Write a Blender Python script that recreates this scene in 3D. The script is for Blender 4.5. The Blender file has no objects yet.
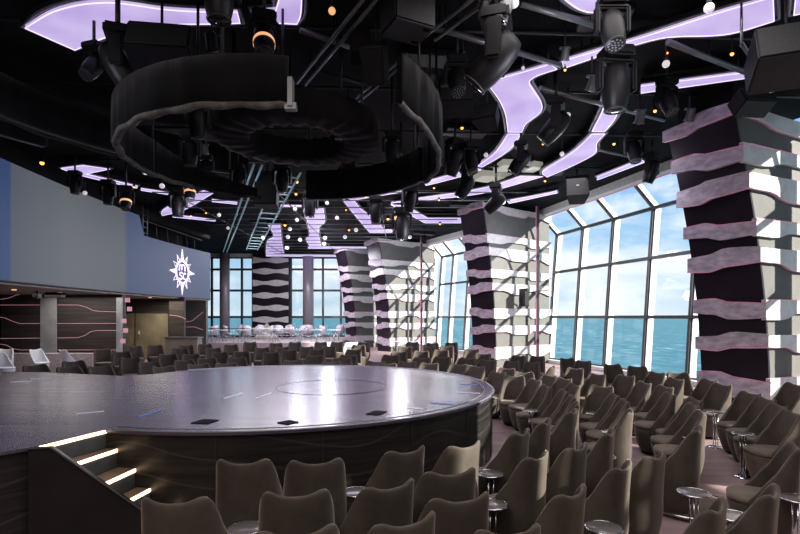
import bpy, bmesh, math, random
from mathutils import Vector, Matrix
random.seed(7)
C = bpy.context.scene.collection
PI = math.pi
H = 2.1            # eye height above the floor
F = 510.0          # focal length in pixels of the 800 px wide frame
HZ = 317.0         # sea horizon row

# ------------------------------------------------------------------ design helpers (survey of the room)
def P(px, py, z):
    """point of the room at height z seen along a sight line"""
    d = F*(H-z)/(py-HZ)
    return Vector(((px-400)/F*d, d, z))
def D(px, py, d):
    return Vector(((px-400)/F*d, d, H-(py-HZ)*d/F))

# ------------------------------------------------------------------ materials
def nt(name):
    m = bpy.data.materials.new(name); m.use_nodes = True
    n = m.node_tree; b = n.nodes['Principled BSDF']
    return m, n, b
def setp(b, **k):
    for a, v in k.items():
        b.inputs[a].default_value = v
def mat(name, col, rough=.6, metal=0., noise=0., nscale=8., bump=0., emit=None, estr=0., sheen=0., stretch=(1,1,1), spec=.5, sheen_tint=None, coat=0.):
    m, n, b = nt(name)
    setp(b, Roughness=rough, Metallic=metal)
    b.inputs['Specular IOR Level'].default_value = spec
    b.inputs['Base Color'].default_value = (*col, 1)
    b.inputs['Coat Weight'].default_value = coat
    if noise or bump:
        tc = n.nodes.new('ShaderNodeTexCoord'); mp = n.nodes.new('ShaderNodeMapping')
        mp.inputs['Scale'].default_value = stretch
        nz = n.nodes.new('ShaderNodeTexNoise'); nz.inputs['Scale'].default_value = nscale; nz.inputs['Detail'].default_value = 5
        n.links.new(tc.outputs['Object'], mp.inputs[0]); n.links.new(mp.outputs[0], nz.inputs['Vector'])
        if noise:
            cr = n.nodes.new('ShaderNodeValToRGB')
            cr.color_ramp.elements[0].position = .3; cr.color_ramp.elements[1].position = .7
            cr.color_ramp.elements[0].color = (*[c*(1-noise) for c in col], 1)
            cr.color_ramp.elements[1].color = (*[min(1, c*(1+noise)) for c in col], 1)
            n.links.new(nz.outputs['Fac'], cr.inputs[0]); n.links.new(cr.outputs[0], b.inputs['Base Color'])
        if bump:
            bp = n.nodes.new('ShaderNodeBump'); bp.inputs['Strength'].default_value = bump; bp.inputs['Distance'].default_value = .02
            n.links.new(nz.outputs['Fac'], bp.inputs['Height']); n.links.new(bp.outputs[0], b.inputs['Normal'])
    if emit:
        b.inputs['Emission Color'].default_value = (*emit, 1); b.inputs['Emission Strength'].default_value = estr
    if sheen:
        b.inputs['Sheen Weight'].default_value = sheen; b.inputs['Sheen Roughness'].default_value = .35
        b.inputs['Sheen Tint'].default_value = (*(sheen_tint or (1,1,1)), 1)
    return m

M = {}
M['velvet'] = mat('velvet_taupe', (.106,.091,.079), .85, noise=.18, nscale=5, sheen=.42, sheen_tint=(1,.85,.72), bump=.08, spec=.2)
M['velvet_seat'] = mat('velvet_seat', (.15,.127,.108), .85, noise=.14, nscale=9, sheen=.5, sheen_tint=(1,.85,.72), spec=.2)
M['plinth'] = mat('plinth_black', (.012,.012,.014), .4)
M['white_vinyl'] = mat('white_vinyl', (.62,.64,.68), .45, noise=.05)
M['grey_shell'] = mat('grey_lavender_shell', (.62,.58,.65), .45, noise=.1)
M['chrome'] = mat('chrome', (.62,.62,.64), .2, 1.)
M['steel'] = mat('brushed_steel', (.45,.47,.5), .35, 1.)
M['glass_top'] = mat('smoked_table_top', (.16,.15,.15), .22, 0.)
M['black'] = mat('matt_black_paint', (.006,.006,.0075), .75, noise=.3, nscale=3, spec=.2)
M['ceil'] = mat('black_ceiling', (.012,.012,.015), .8, noise=.5, nscale=1.3, spec=.15)
M['blackgear'] = mat('black_fixture', (.02,.02,.024), .45, noise=.2, nscale=12, spec=.4)
M['speaker'] = mat('speaker_cloth', (.06,.06,.065), .7, noise=.15, nscale=60, spec=.25)
M['pipe'] = mat('dark_pipe', (.06,.06,.065), .45, .3)
M['pipe_light'] = mat('grey_pipe', (.24,.25,.26), .4, .4)
M['rail_teal'] = mat('teal_lit_rail', (.22,.30,.33), .35, .5, emit=(.35,.6,.65), estr=.12)  # teal light on the rails painted in as colour and faint glow
M['fabric'] = mat('black_drape', (.017,.017,.019), .9, noise=.35, nscale=2.5, bump=1., stretch=(1,1,.15), spec=.2, sheen=.25)
M['fabric_lip'] = mat('grey_drape_lip', (.17,.17,.155), .85, noise=.35, nscale=9, bump=.8)
M['duct'] = mat('dark_duct', (.03,.032,.036), .5, .2)
M['globe'] = mat('globe_white', (.7,.68,.7), .3, emit=(1,.92,.95), estr=.32)
M['globe_warm'] = mat('globe_warm', (.8,.55,.35), .3, emit=(1,.55,.28), estr=.6)
M['amber'] = mat('amber_lamp', (1,.5,.15), .3, emit=(1,.36,.08), estr=2.2)
M['lens'] = mat('fixture_lens', (.06,.06,.07), .08, .3)
M['lens_dots'] = None
M['white_led'] = mat('warm_led', (1,.9,.75), .4, emit=(1,.72,.45), estr=3.2)
M['pinkline'] = mat('pink_line', (.5,.3,.33), .4, emit=(.85,.45,.55), estr=.25)
M['pinkedge'] = mat('pink_edge', (.4,.16,.24), .4, emit=(.7,.25,.42), estr=.28)
M['col_dark'] = mat('column_dark_panel', (.028,.02,.032), .3, noise=.3, nscale=1.2, spec=.4)
M['col_grey'] = mat('column_grey_plaster', (.15,.15,.142), .7, noise=.08, nscale=3)
M['band'] = mat('column_white_band', (.62,.61,.60), .4, noise=.12, nscale=5)
M['band_shaded'] = mat('column_band_shaded', (.50,.44,.51), .28, noise=.3, nscale=5, stretch=(1,1,2.2))  # shaded copy of the white band, purple-grey shade painted on end faces
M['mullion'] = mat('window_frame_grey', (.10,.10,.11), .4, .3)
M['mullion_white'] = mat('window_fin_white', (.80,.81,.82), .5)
M['sill'] = mat('sill_white', (.72,.72,.72), .5)
M['valance'] = mat('valance_grey', (.62,.66,.64), .6, noise=.1)
M['pillar'] = mat('round_pillar', (.36,.33,.36), .35, .2, noise=.1)
M['floor'] = None
M['ledge'] = mat('pink_terrazzo', (.45,.40,.42), .6, noise=.25, nscale=14)
M['gold'] = mat('gold_door', (.42,.38,.27), .35, .35, noise=.25, nscale=1.5)
M['mirror'] = mat('mirror_strip', (.55,.6,.62), .12, 1.)
M['soffit'] = mat('soffit_beige', (.30,.27,.24), .6, noise=.12, nscale=2)
M['stair_side'] = mat('stair_side_black', (.02,.018,.017), .5, noise=.3, nscale=2)
M['tread'] = mat('stair_tread', (.16,.12,.095), .5, noise=.15, nscale=10, stretch=(1,6,1))
M['riser'] = mat('stair_riser', (.12,.13,.14), .5, noise=.15)
M['tape_white'] = mat('tape_white', (.75,.77,.85), .5)
M['tape_blue'] = mat('tape_blue', (.12,.28,.65), .5)
M['hatch'] = mat('floor_box_black', (.006,.006,.008), .8, spec=.1)
M['logo'] = mat('logo_white', (.8,.72,.85), .4, emit=(.92,.78,1), estr=.8)
M['wicker'] = mat('pale_sail', (.55,.52,.42), .7)
M['paper'] = mat('white_sticker', (.8,.8,.8), .5)
M['grid_tile'] = mat('bright_grid_tile', (.45,.45,.40), .5, emit=(.8,.8,.7), estr=.22)

# floor: mauve striped carpet / boards
m, n, b = nt('mauve_floor'); M['floor'] = m
tc = n.nodes.new('ShaderNodeTexCoord'); mp = n.nodes.new('ShaderNodeMapping'); mp.inputs['Scale'].default_value = (.35,3,1)
mp.inputs['Rotation'].default_value = (0,0,.35)
nz = n.nodes.new('ShaderNodeTexNoise'); nz.inputs['Scale'].default_value = 1.6; nz.inputs['Detail'].default_value = 6
cr = n.nodes.new('ShaderNodeValToRGB'); cr.color_ramp.elements[0].position = .3; cr.color_ramp.elements[1].position = .72
cr.color_ramp.elements[0].color = (.27,.19,.195,1); cr.color_ramp.elements[1].color = (.42,.32,.32,1)
n.links.new(tc.outputs['Object'], mp.inputs[0]); n.links.new(mp.outputs[0], nz.inputs['Vector'])
n.links.new(nz.outputs['Fac'], cr.inputs[0]); n.links.new(cr.outputs[0], b.inputs['Base Color']); setp(b, Roughness=.55)

# stage top: glossy dark violet boards with scuffs
m, n, b = nt('stage_boards'); M['stage_top'] = m
tc = n.nodes.new('ShaderNodeTexCoord'); mp = n.nodes.new('ShaderNodeMapping'); mp.inputs['Scale'].default_value = (.25,7,1)
nz = n.nodes.new('ShaderNodeTexNoise'); nz.inputs['Scale'].default_value = 1.3; nz.inputs['Detail'].default_value = 8
cr = n.nodes.new('ShaderNodeValToRGB'); cr.color_ramp.elements[0].position = .3; cr.color_ramp.elements[1].position = .75
cr.color_ramp.elements[0].color = (.088,.074,.10,1); cr.color_ramp.elements[1].color = (.125,.107,.14,1)
n.links.new(tc.outputs['Object'], mp.inputs[0]); n.links.new(mp.outputs[0], nz.inputs['Vector'])
n.links.new(nz.outputs['Fac'], cr.inputs[0])
vo = n.nodes.new('ShaderNodeTexVoronoi'); vo.inputs['Scale'].default_value = 1.5
vr = n.nodes.new('ShaderNodeValToRGB'); vr.color_ramp.elements[0].position = .02; vr.color_ramp.elements[1].position = .035
vr.color_ramp.elements[0].color = (1,1,1,1); vr.color_ramp.elements[1].color = (0,0,0,1)
n.links.new(tc.outputs['Object'], vo.inputs['Vector']); n.links.new(vo.outputs['Distance'], vr.inputs[0])
mx = n.nodes.new('ShaderNodeMix'); mx.data_type = 'RGBA'; mx.inputs['B'].default_value = (.4,.38,.42,1)
n.links.new(vr.outputs[0], mx.inputs['Factor']); n.links.new(cr.outputs[0], mx.inputs['A']); n.links.new(mx.outputs['Result'], b.inputs['Base Color'])
nr = n.nodes.new('ShaderNodeMapRange'); nr.inputs['To Min'].default_value = .16; nr.inputs['To Max'].default_value = .30
n.links.new(nz.outputs['Fac'], nr.inputs['Value']); n.links.new(nr.outputs[0], b.inputs['Roughness'])
b.inputs['Specular IOR Level'].default_value = .6; b.inputs['Specular Tint'].default_value = (.88,.80,1,1)

# dark wood with thin wavy pale lines (stage side, lower wall)
def wavywood(name, base, line, lscale, axis):
    m, n, b = nt(name)
    tc = n.nodes.new('ShaderNodeTexCoord'); mp = n.nodes.new('ShaderNodeMapping')
    mp.inputs['Scale'].default_value = (.6,.6,22)
    nz = n.nodes.new('ShaderNodeTexNoise'); nz.inputs['Scale'].default_value = 1.2; nz.inputs['Detail'].default_value = 5
    n.links.new(tc.outputs['Object'], mp.inputs[0]); n.links.new(mp.outputs[0], nz.inputs['Vector'])
    cr = n.nodes.new('ShaderNodeValToRGB'); cr.color_ramp.elements[0].position = .3; cr.color_ramp.elements[1].position = .7
    cr.color_ramp.elements[0].color = (*[c*.6 for c in base],1); cr.color_ramp.elements[1].color = (*[c*1.5 for c in base],1)
    n.links.new(nz.outputs['Fac'], cr.inputs[0])
    sx = n.nodes.new('ShaderNodeSeparateXYZ'); n.links.new(tc.outputs['Object'], sx.inputs[0])
    mp2 = n.nodes.new('ShaderNodeMapping'); mp2.inputs['Scale'].default_value = (.8,.8,.15)
    nz2 = n.nodes.new('ShaderNodeTexNoise'); nz2.inputs['Scale'].default_value = .9; nz2.inputs['Detail'].default_value = 0
    n.links.new(tc.outputs['Object'], mp2.inputs[0]); n.links.new(mp2.outputs[0], nz2.inputs['Vector'])
    def mth(op, a, b2=None):
        q = n.nodes.new('ShaderNodeMath'); q.operation = op
        for i, v in enumerate((a, b2)):
            if v is None: continue
            if isinstance(v, (int, float)): q.inputs[i].default_value = v
            else: n.links.new(v, q.inputs[i])
        return q.outputs[0]
    zz = mth('ADD', sx.outputs['Z'], mth('MULTIPLY', nz2.outputs['Fac'], .9))
    fr = mth('FRACT', mth('MULTIPLY', zz, lscale))
    ln = mth('LESS_THAN', mth('ABSOLUTE', mth('SUBTRACT', fr, .5)), .035)
    mx = n.nodes.new('ShaderNodeMix'); mx.data_type = 'RGBA'; mx.inputs['B'].default_value = (*line,1)
    n.links.new(ln, mx.inputs['Factor']); n.links.new(cr.outputs[0], mx.inputs['A']); n.links.new(mx.outputs['Result'], b.inputs['Base Color'])
    setp(b, Roughness=.38)
    return m
M['stage_side'] = wavywood('stage_side_wood', (.030,.027,.026), (.060,.056,.056), 3.3, 0)
M['strip_pale'] = mat('mirror_reflection_pale', (.55,.57,.57), .3, .4, noise=.2, nscale=2)  # bright reflection in the mirror strips painted as a pale colour
M['wood_wall'] = mat('dark_wood_wall', (.075,.064,.06), .4, noise=.45, nscale=1.1, stretch=(.5,.5,22))

# lavender light panels
m, n, b = nt('lavender_panel'); M['panel'] = m
tc = n.nodes.new('ShaderNodeTexCoord'); nz = n.nodes.new('ShaderNodeTexNoise'); nz.inputs['Scale'].default_value = .9; nz.inputs['Detail'].default_value = 3
cr = n.nodes.new('ShaderNodeValToRGB'); cr.color_ramp.elements[0].position = .32; cr.color_ramp.elements[1].position = .7
cr.color_ramp.elements[0].color = (.46,.35,.70,1); cr.color_ramp.elements[1].color = (.66,.56,.86,1)
n.links.new(tc.outputs['Object'], nz.inputs['Vector']); n.links.new(nz.outputs['Fac'], cr.inputs[0])
n.links.new(cr.outputs[0], b.inputs['Emission Color']); b.inputs['Emission Strength'].default_value = .68
b.inputs['Base Color'].default_value = (.2,.18,.25,1)
M['panel_edge'] = mat('lavender_edge', (.6,.55,.7), .4, emit=(.82,.72,1), estr=.85)

# glass
m = bpy.data.materials.new('window_glass'); m.use_nodes = True; n = m.node_tree; n.nodes.clear()
o = n.nodes.new('ShaderNodeOutputMaterial'); mixs = n.nodes.new('ShaderNodeMixShader'); tr = n.nodes.new('ShaderNodeBsdfTransparent'); gl = n.nodes.new('ShaderNodeBsdfGlossy')
tr.inputs[0].default_value = (.93,.96,.97,1); gl.inputs['Roughness'].default_value = .03; mixs.inputs[0].default_value = .05
n.links.new(tr.outputs[0], mixs.inputs[1]); n.links.new(gl.outputs[0], mixs.inputs[2]); n.links.new(mixs.outputs[0], o.inputs[0]); M['glass'] = m

# LED wall: position driven blue / grey
m, n, b = nt('led_wall'); M['screen'] = m
tc = n.nodes.new('ShaderNodeTexCoord'); sx = n.nodes.new('ShaderNodeSeparateXYZ'); n.links.new(tc.outputs['Object'], sx.inputs[0])
mr = n.nodes.new('ShaderNodeMapRange'); mr.inputs['From Min'].default_value = 9; mr.inputs['From Max'].default_value = 28
n.links.new(sx.outputs['Y'], mr.inputs['Value'])
cr = n.nodes.new('ShaderNodeValToRGB'); e = cr.color_ramp.elements
def pos(y): return (y-9)/19
e[0].position = 0; e[0].color = (.03,.06,.16,1)
e[1].position = 1; e[1].color = (.075,.10,.165,1)
for y, c in ((14.2,(.035,.065,.15)),(14.26,(.085,.10,.12)),(17,(.12,.13,.14)),(20.5,(.10,.11,.12)),(20.75,(.058,.080,.145)),(25,(.08,.10,.165))):
    q = e.new(pos(y)); q.color = (*c,1)
n.links.new(mr.outputs[0], cr.inputs[0])
n.links.new(cr.outputs[0], b.inputs['Emission Color']); b.inputs['Emission Strength'].default_value = .75
b.inputs['Base Color'].default_value = (.03,.035,.045,1); setp(b, Roughness=.6)
ck = n.nodes.new('ShaderNodeTexBrick')

# sea
m, n, b = nt('open_sea'); M['sea'] = m
tc = n.nodes.new('ShaderNodeTexCoord'); mp = n.nodes.new('ShaderNodeMapping'); mp.inputs['Scale'].default_value = (.05,.02,1)
nz = n.nodes.new('ShaderNodeTexNoise'); nz.inputs['Scale'].default_value = 1.2; nz.inputs['Detail'].default_value = 9; nz.inputs['Roughness'].default_value = .62
n.links.new(tc.outputs['Object'], mp.inputs[0]); n.links.new(mp.outputs[0], nz.inputs['Vector'])
cr = n.nodes.new('ShaderNodeValToRGB'); e = cr.color_ramp.elements
e[0].position = .3; e[0].color = (.05,.14,.185,1); e[1].position = .75; e[1].color = (.50,.58,.60,1)
q = e.new(.56); q.color = (.09,.21,.26,1); q = e.new(.65); q.color = (.18,.33,.37,1)
n.links.new(nz.outputs['Fac'], cr.inputs[0]); n.links.new(cr.outputs[0], b.inputs['Base Color']); setp(b, Roughness=.75)
b.inputs['Specular IOR Level'].default_value = .12

# ------------------------------------------------------------------ mesh helpers
def obj(name, bm, m, parent=None, smooth=False, loc=None):
    me = bpy.data.meshes.new(name); bm.normal_update(); bm.to_mesh(me); bm.free()
    ms = m if isinstance(m, (list, tuple)) else [m]
    for x in ms: me.materials.append(M[x] if isinstance(x, str) else x)
    if smooth:
        for p in me.polygons: p.use_smooth = True
    o = bpy.data.objects.new(name, me); C.objects.link(o)
    if parent: o.parent = parent
    if loc: o.location = loc
    return o
def tag(o, label, cat, group=None, kind=None):
    if label: o['label'] = label
    if cat: o['category'] = cat
    if group: o['group'] = group
    if kind: o['kind'] = kind
    return o
def empty(name, loc, rz=0, label=None, cat=None, group=None):
    o = bpy.data.objects.new(name, None); C.objects.link(o); o.location = loc; o.rotation_euler = (0,0,rz)
    o.empty_display_size = .1
    return tag(o, label, cat, group)
def struct(name, bm, m, **k):
    o = obj(name, bm, m, **k); o['kind'] = 'structure'; return o
def dup(root, loc, rot, label, group=None):
    r = root.copy(); C.objects.link(r); r.location = loc; r.rotation_euler = rot if hasattr(rot,'__len__') else (0,0,rot); r['label'] = label
    if group: r['group'] = group
    for ch in list(root.children):
        c = ch.copy(); C.objects.link(c); c.parent = r
        for g in ch.children:
            d = g.copy(); C.objects.link(d); d.parent = c
    return r
def NB(): return bmesh.new()
def box(bm, x0,x1,y0,y1,z0,z1, mi=0, mat4=None):
    vs = [Vector((x,y,z)) for z in (z0,z1) for y in (y0,y1) for x in (x0,x1)]
    if mat4 is not None: vs = [mat4 @ v for v in vs]
    v = [bm.verts.new(p) for p in vs]
    for f in ((0,2,3,1),(4,5,7,6),(0,1,5,4),(2,6,7,3),(0,4,6,2),(1,3,7,5)):
        q = bm.faces.new([v[i] for i in f]); q.material_index = mi
    return v
def rbox(bm, cx,cy,cz, sx,sy,sz, bev=.02, mat4=None):
    t = bmesh.new(); box(t, -sx/2,sx/2,-sy/2,sy/2,-sz/2,sz/2)
    bmesh.ops.bevel(t, geom=t.edges[:], offset=bev, segments=2, affect='EDGES')
    mt = Matrix.Translation((cx,cy,cz))
    if mat4 is not None: mt = mat4 @ mt
    me = bpy.data.meshes.new('t'); t.transform(mt); t.to_mesh(me); t.free(); bm.from_mesh(me); bpy.data.meshes.remove(me)
def tube(bm, a, b, r, r2=None, seg=10, mi=0, cap=True):
    a = Vector(a); b = Vector(b); r2 = r if r2 is None else r2
    d = (b-a).normalized(); up = Vector((0,0,1)) if abs(d.z) < .95 else Vector((1,0,0))
    u = d.cross(up).normalized(); w = d.cross(u)
    A = []; B = []
    for i in range(seg):
        t = 2*PI*i/seg; o = u*math.cos(t)+w*math.sin(t)
        A.append(bm.verts.new(a+o*r)); B.append(bm.verts.new(b+o*r2))
    for i in range(seg):
        f = bm.faces.new((A[i],A[(i+1)%seg],B[(i+1)%seg],B[i])); f.material_index = mi; f.smooth = True
    if cap:
        for L in (A[::-1], B):
            f = bm.faces.new(L); f.material_index = mi
def path(bm, pts, r, seg=6, closed=False, mi=0):
    n = len(pts); rings = []
    for i in range(n):
        p = Vector(pts[i]); a = Vector(pts[(i-1)%n]) if (closed or i>0) else p; c = Vector(pts[(i+1)%n]) if (closed or i<n-1) else p
        d = (c-a).normalized(); up = Vector((0,0,1)) if abs(d.z) < .95 else Vector((1,0,0))
        u = d.cross(up).normalized(); w = d.cross(u)
        rings.append([bm.verts.new(p+(u*math.cos(2*PI*k/seg)+w*math.sin(2*PI*k/seg))*r) for k in range(seg)])
    for i in range(n if closed else n-1):
        A = rings[i]; B = rings[(i+1)%n]
        for k in range(seg):
            f = bm.faces.new((A[k],A[(k+1)%seg],B[(k+1)%seg],B[k])); f.material_index = mi; f.smooth = True
def lathe(bm, prof, seg=24, mi=0, mat4=None, cap=True):
    rs = []
    for r, z in prof:
        L = []
        for i in range(seg):
            t = 2*PI*i/seg; p = Vector((r*math.cos(t), r*math.sin(t), z))
            if mat4 is not None: p = mat4 @ p
            L.append(bm.verts.new(p))
        rs.append(L)
    for a, b in zip(rs, rs[1:]):
        for i in range(seg):
            f = bm.faces.new((a[i],a[(i+1)%seg],b[(i+1)%seg],b[i])); f.material_index = mi; f.smooth = True
    if cap:
        f = bm.faces.new(rs[0][::-1]); f.material_index = mi
        f = bm.faces.new(rs[-1]); f.material_index = mi
def prism(bm, pts, z0, z1, mi=0, mi_bottom=None):
    A = [bm.verts.new((p[0],p[1],z0)) for p in pts]; B = [bm.verts.new((p[0],p[1],z1)) for p in pts]
    n = len(pts)
    area = sum(pts[i][0]*pts[(i+1)%n][1]-pts[(i+1)%n][0]*pts[i][1] for i in range(n))
    if area < 0: A.reverse(); B.reverse()
    f = bm.faces.new(A[::-1]); f.material_index = mi if mi_bottom is None else mi_bottom
    f = bm.faces.new(B); f.material_index = mi
    for i in range(n):
        f = bm.faces.new((A[i],A[(i+1)%n],B[(i+1)%n],B[i])); f.material_index = mi

# ------------------------------------------------------------------ camera, world, sun
cam = bpy.data.cameras.new('camera'); co = bpy.data.objects.new('camera', cam); C.objects.link(co)
cam.sensor_width = 36; cam.lens = F/800*36; cam.shift_y = (HZ-267)/800
co.location = (0,0,H); co.rotation_euler = (PI/2,0,0); cam.clip_end = 90000; cam.clip_start = .05
bpy.context.scene.camera = co

w = bpy.data.worlds.new('sky'); bpy.context.scene.world = w; w.use_nodes = True; n = w.node_tree; n.nodes.clear()
o = n.nodes.new('ShaderNodeOutputWorld'); bg = n.nodes.new('ShaderNodeBackground'); tc = n.nodes.new('ShaderNodeTexCoord')
sx = n.nodes.new('ShaderNodeSeparateXYZ'); n.links.new(tc.outputs['Generated'], sx.inputs[0])
cr = n.nodes.new('ShaderNodeValToRGB'); e = cr.color_ramp.elements
e[0].position = 0; e[0].color = (.62,.74,.84,1); e[1].position = .75; e[1].color = (.12,.28,.62,1)
q = e.new(.12); q.color = (.42,.62,.83,1); q = e.new(.3); q.color = (.25,.47,.78,1)
n.links.new(sx.outputs['Z'], cr.inputs[0])
mp = n.nodes.new('ShaderNodeMapping'); mp.inputs['Scale'].default_value = (1,1,2.6)
nz = n.nodes.new('ShaderNodeTexNoise'); nz.inputs['Scale'].default_value = 4.2; nz.inputs['Detail'].default_value = 7; nz.inputs['Roughness'].default_value = .55
n.links.new(tc.outputs['Generated'], mp.inputs[0]); n.links.new(mp.outputs[0], nz.inputs['Vector'])
cc = n.nodes.new('ShaderNodeValToRGB'); cc.color_ramp.elements[0].position = .43; cc.color_ramp.elements[1].position = .60
n.links.new(nz.outputs['Fac'], cc.inputs[0])
mx = n.nodes.new('ShaderNodeMix'); mx.data_type = 'RGBA'; mx.inputs['B'].default_value = (.86,.90,.94,1)
n.links.new(cc.outputs[0], mx.inputs['Factor']); n.links.new(cr.outputs[0], mx.inputs['A'])
n.links.new(mx.outputs['Result'], bg.inputs[0]); bg.inputs[1].default_value = .88; n.links.new(bg.outputs[0], o.inputs[0])

sun = bpy.data.lights.new('sun', 'SUN'); sun.energy = 8.5; sun.angle = .01; sun.color = (1,.93,.83)
so = bpy.data.objects.new('sun', sun); C.objects.link(so)
S = Vector((.80,-.36,.45)).normalized()
so.rotation_euler = S.to_track_quat('Z','Y').to_euler(); so.location = (30,-20,20)

def area(name, loc, size, energy, col=(1,1,1), rot=(0,0,0), sy=None):
    l = bpy.data.lights.new(name, 'AREA'); l.energy = energy; l.size = size; l.color = col
    if sy: l.shape = 'RECTANGLE'; l.size_y = sy
    q = bpy.data.objects.new(name, l); C.objects.link(q); q.location = loc; q.rotation_euler = rot
    return q
area('added_fill_light', (-2,10,4.2), 4, 150, (.86,.80,1))  # added fill lamps under the ceiling, only there to brighten the interior
area('added_fill_light', (3,5,6.6), 4, 130, (1,.93,.9))
area('added_fill_light', (-4,20,6.6), 7, 260, (.95,.88,1))
area('added_fill_light', (4,17,6.6), 4, 120, (1,.95,.95))
area('added_fill_light', (-7,31,6.6), 7, 520, (1,.96,1))
area('added_soffit_fill', (-12.5,18.6,2.9), 3, 60, (1,.93,.9))  # added fill under the soffit, brightens the dark wood wall
area('added_soffit_fill', (-11.5,24,2.9), 2, 45, (1,.9,.75))
for (x_,y_,e_) in ((-5,6,35),(2.5,7,40),(5,12,45),(-6,15,45),(1,19,60),(-5,25,80),(0,28,160),(-4.5,32,140),(5,20,70)):  # added point fills in the ceiling void, lift the gear and rear columns
    l = bpy.data.lights.new('added_rig_fill','POINT'); l.energy = e_; l.shadow_soft_size = .35; l.color = (.9,.88,1); q = bpy.data.objects.new('added_rig_fill',l); C.objects.link(q); q.location = (x_,y_,5.2)
area('added_fill_light', (-2,.5,6.5), 4, 170, (1,.90,.84))  # added fill near the camera for the foreground chairs
area('added_fill_light', (2,-2.5,6.0), 3, 120, (1,.90,.84))

# ------------------------------------------------------------------ sea, floor, ceiling
bm = NB(); box(bm, -60000,60000, -2000,60000, -41,-40); o = obj('sea', bm, 'sea'); o['kind'] = 'structure'; 
ZC = 7.0
outline = [(-16,-5),(11.5,-5),(11.3,3),(10.9,11),(9.7,14.6),(7.3,24.4),(6.5,25.2),(2.6,33.3),(-.5,38),(-3.5,40.2),(-16,40.2)]
bm = NB(); prism(bm, outline, -.3, 0); struct('floor', bm, 'floor')
cout = [(-16,-5),(11.2,-5),(11.0,3),(10.3,11),(9.2,14.6),(6.85,24.2),(5.8,25.0),(2.0,32.6),(-1.0,37.4),(-3.5,39.9),(-16,39.9)]
bm = NB(); prism(bm, cout, ZC, ZC+.25); struct('ceiling', bm, 'ceil')
# left enclosing wall and rear-left wall
bm = NB(); box(bm, -16.2,-16,-5,40.2,-.3,7.25); struct('wall_left', bm, 'black')

# raised rear terrace
bm = NB(); prism(bm, [(-16,30.5),(-4.5,30.5),(-3.7,31.6),(-3.7,36.4),(-3.7,39.4),(-16,39.4)], .001,.55); struct('floor_terrace', bm, 'ledge')
bm = NB()
for k in range(3): box(bm, -3.3-.0,-1.9,29.6+.3*k,31.55,.001 if k==0 else .18*k+.001,.18*(k+1))
tag(obj('terrace_steps', bm, 'sill'), 'three pale steps going up to the rear terrace beside the dark column', 'steps')

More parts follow.
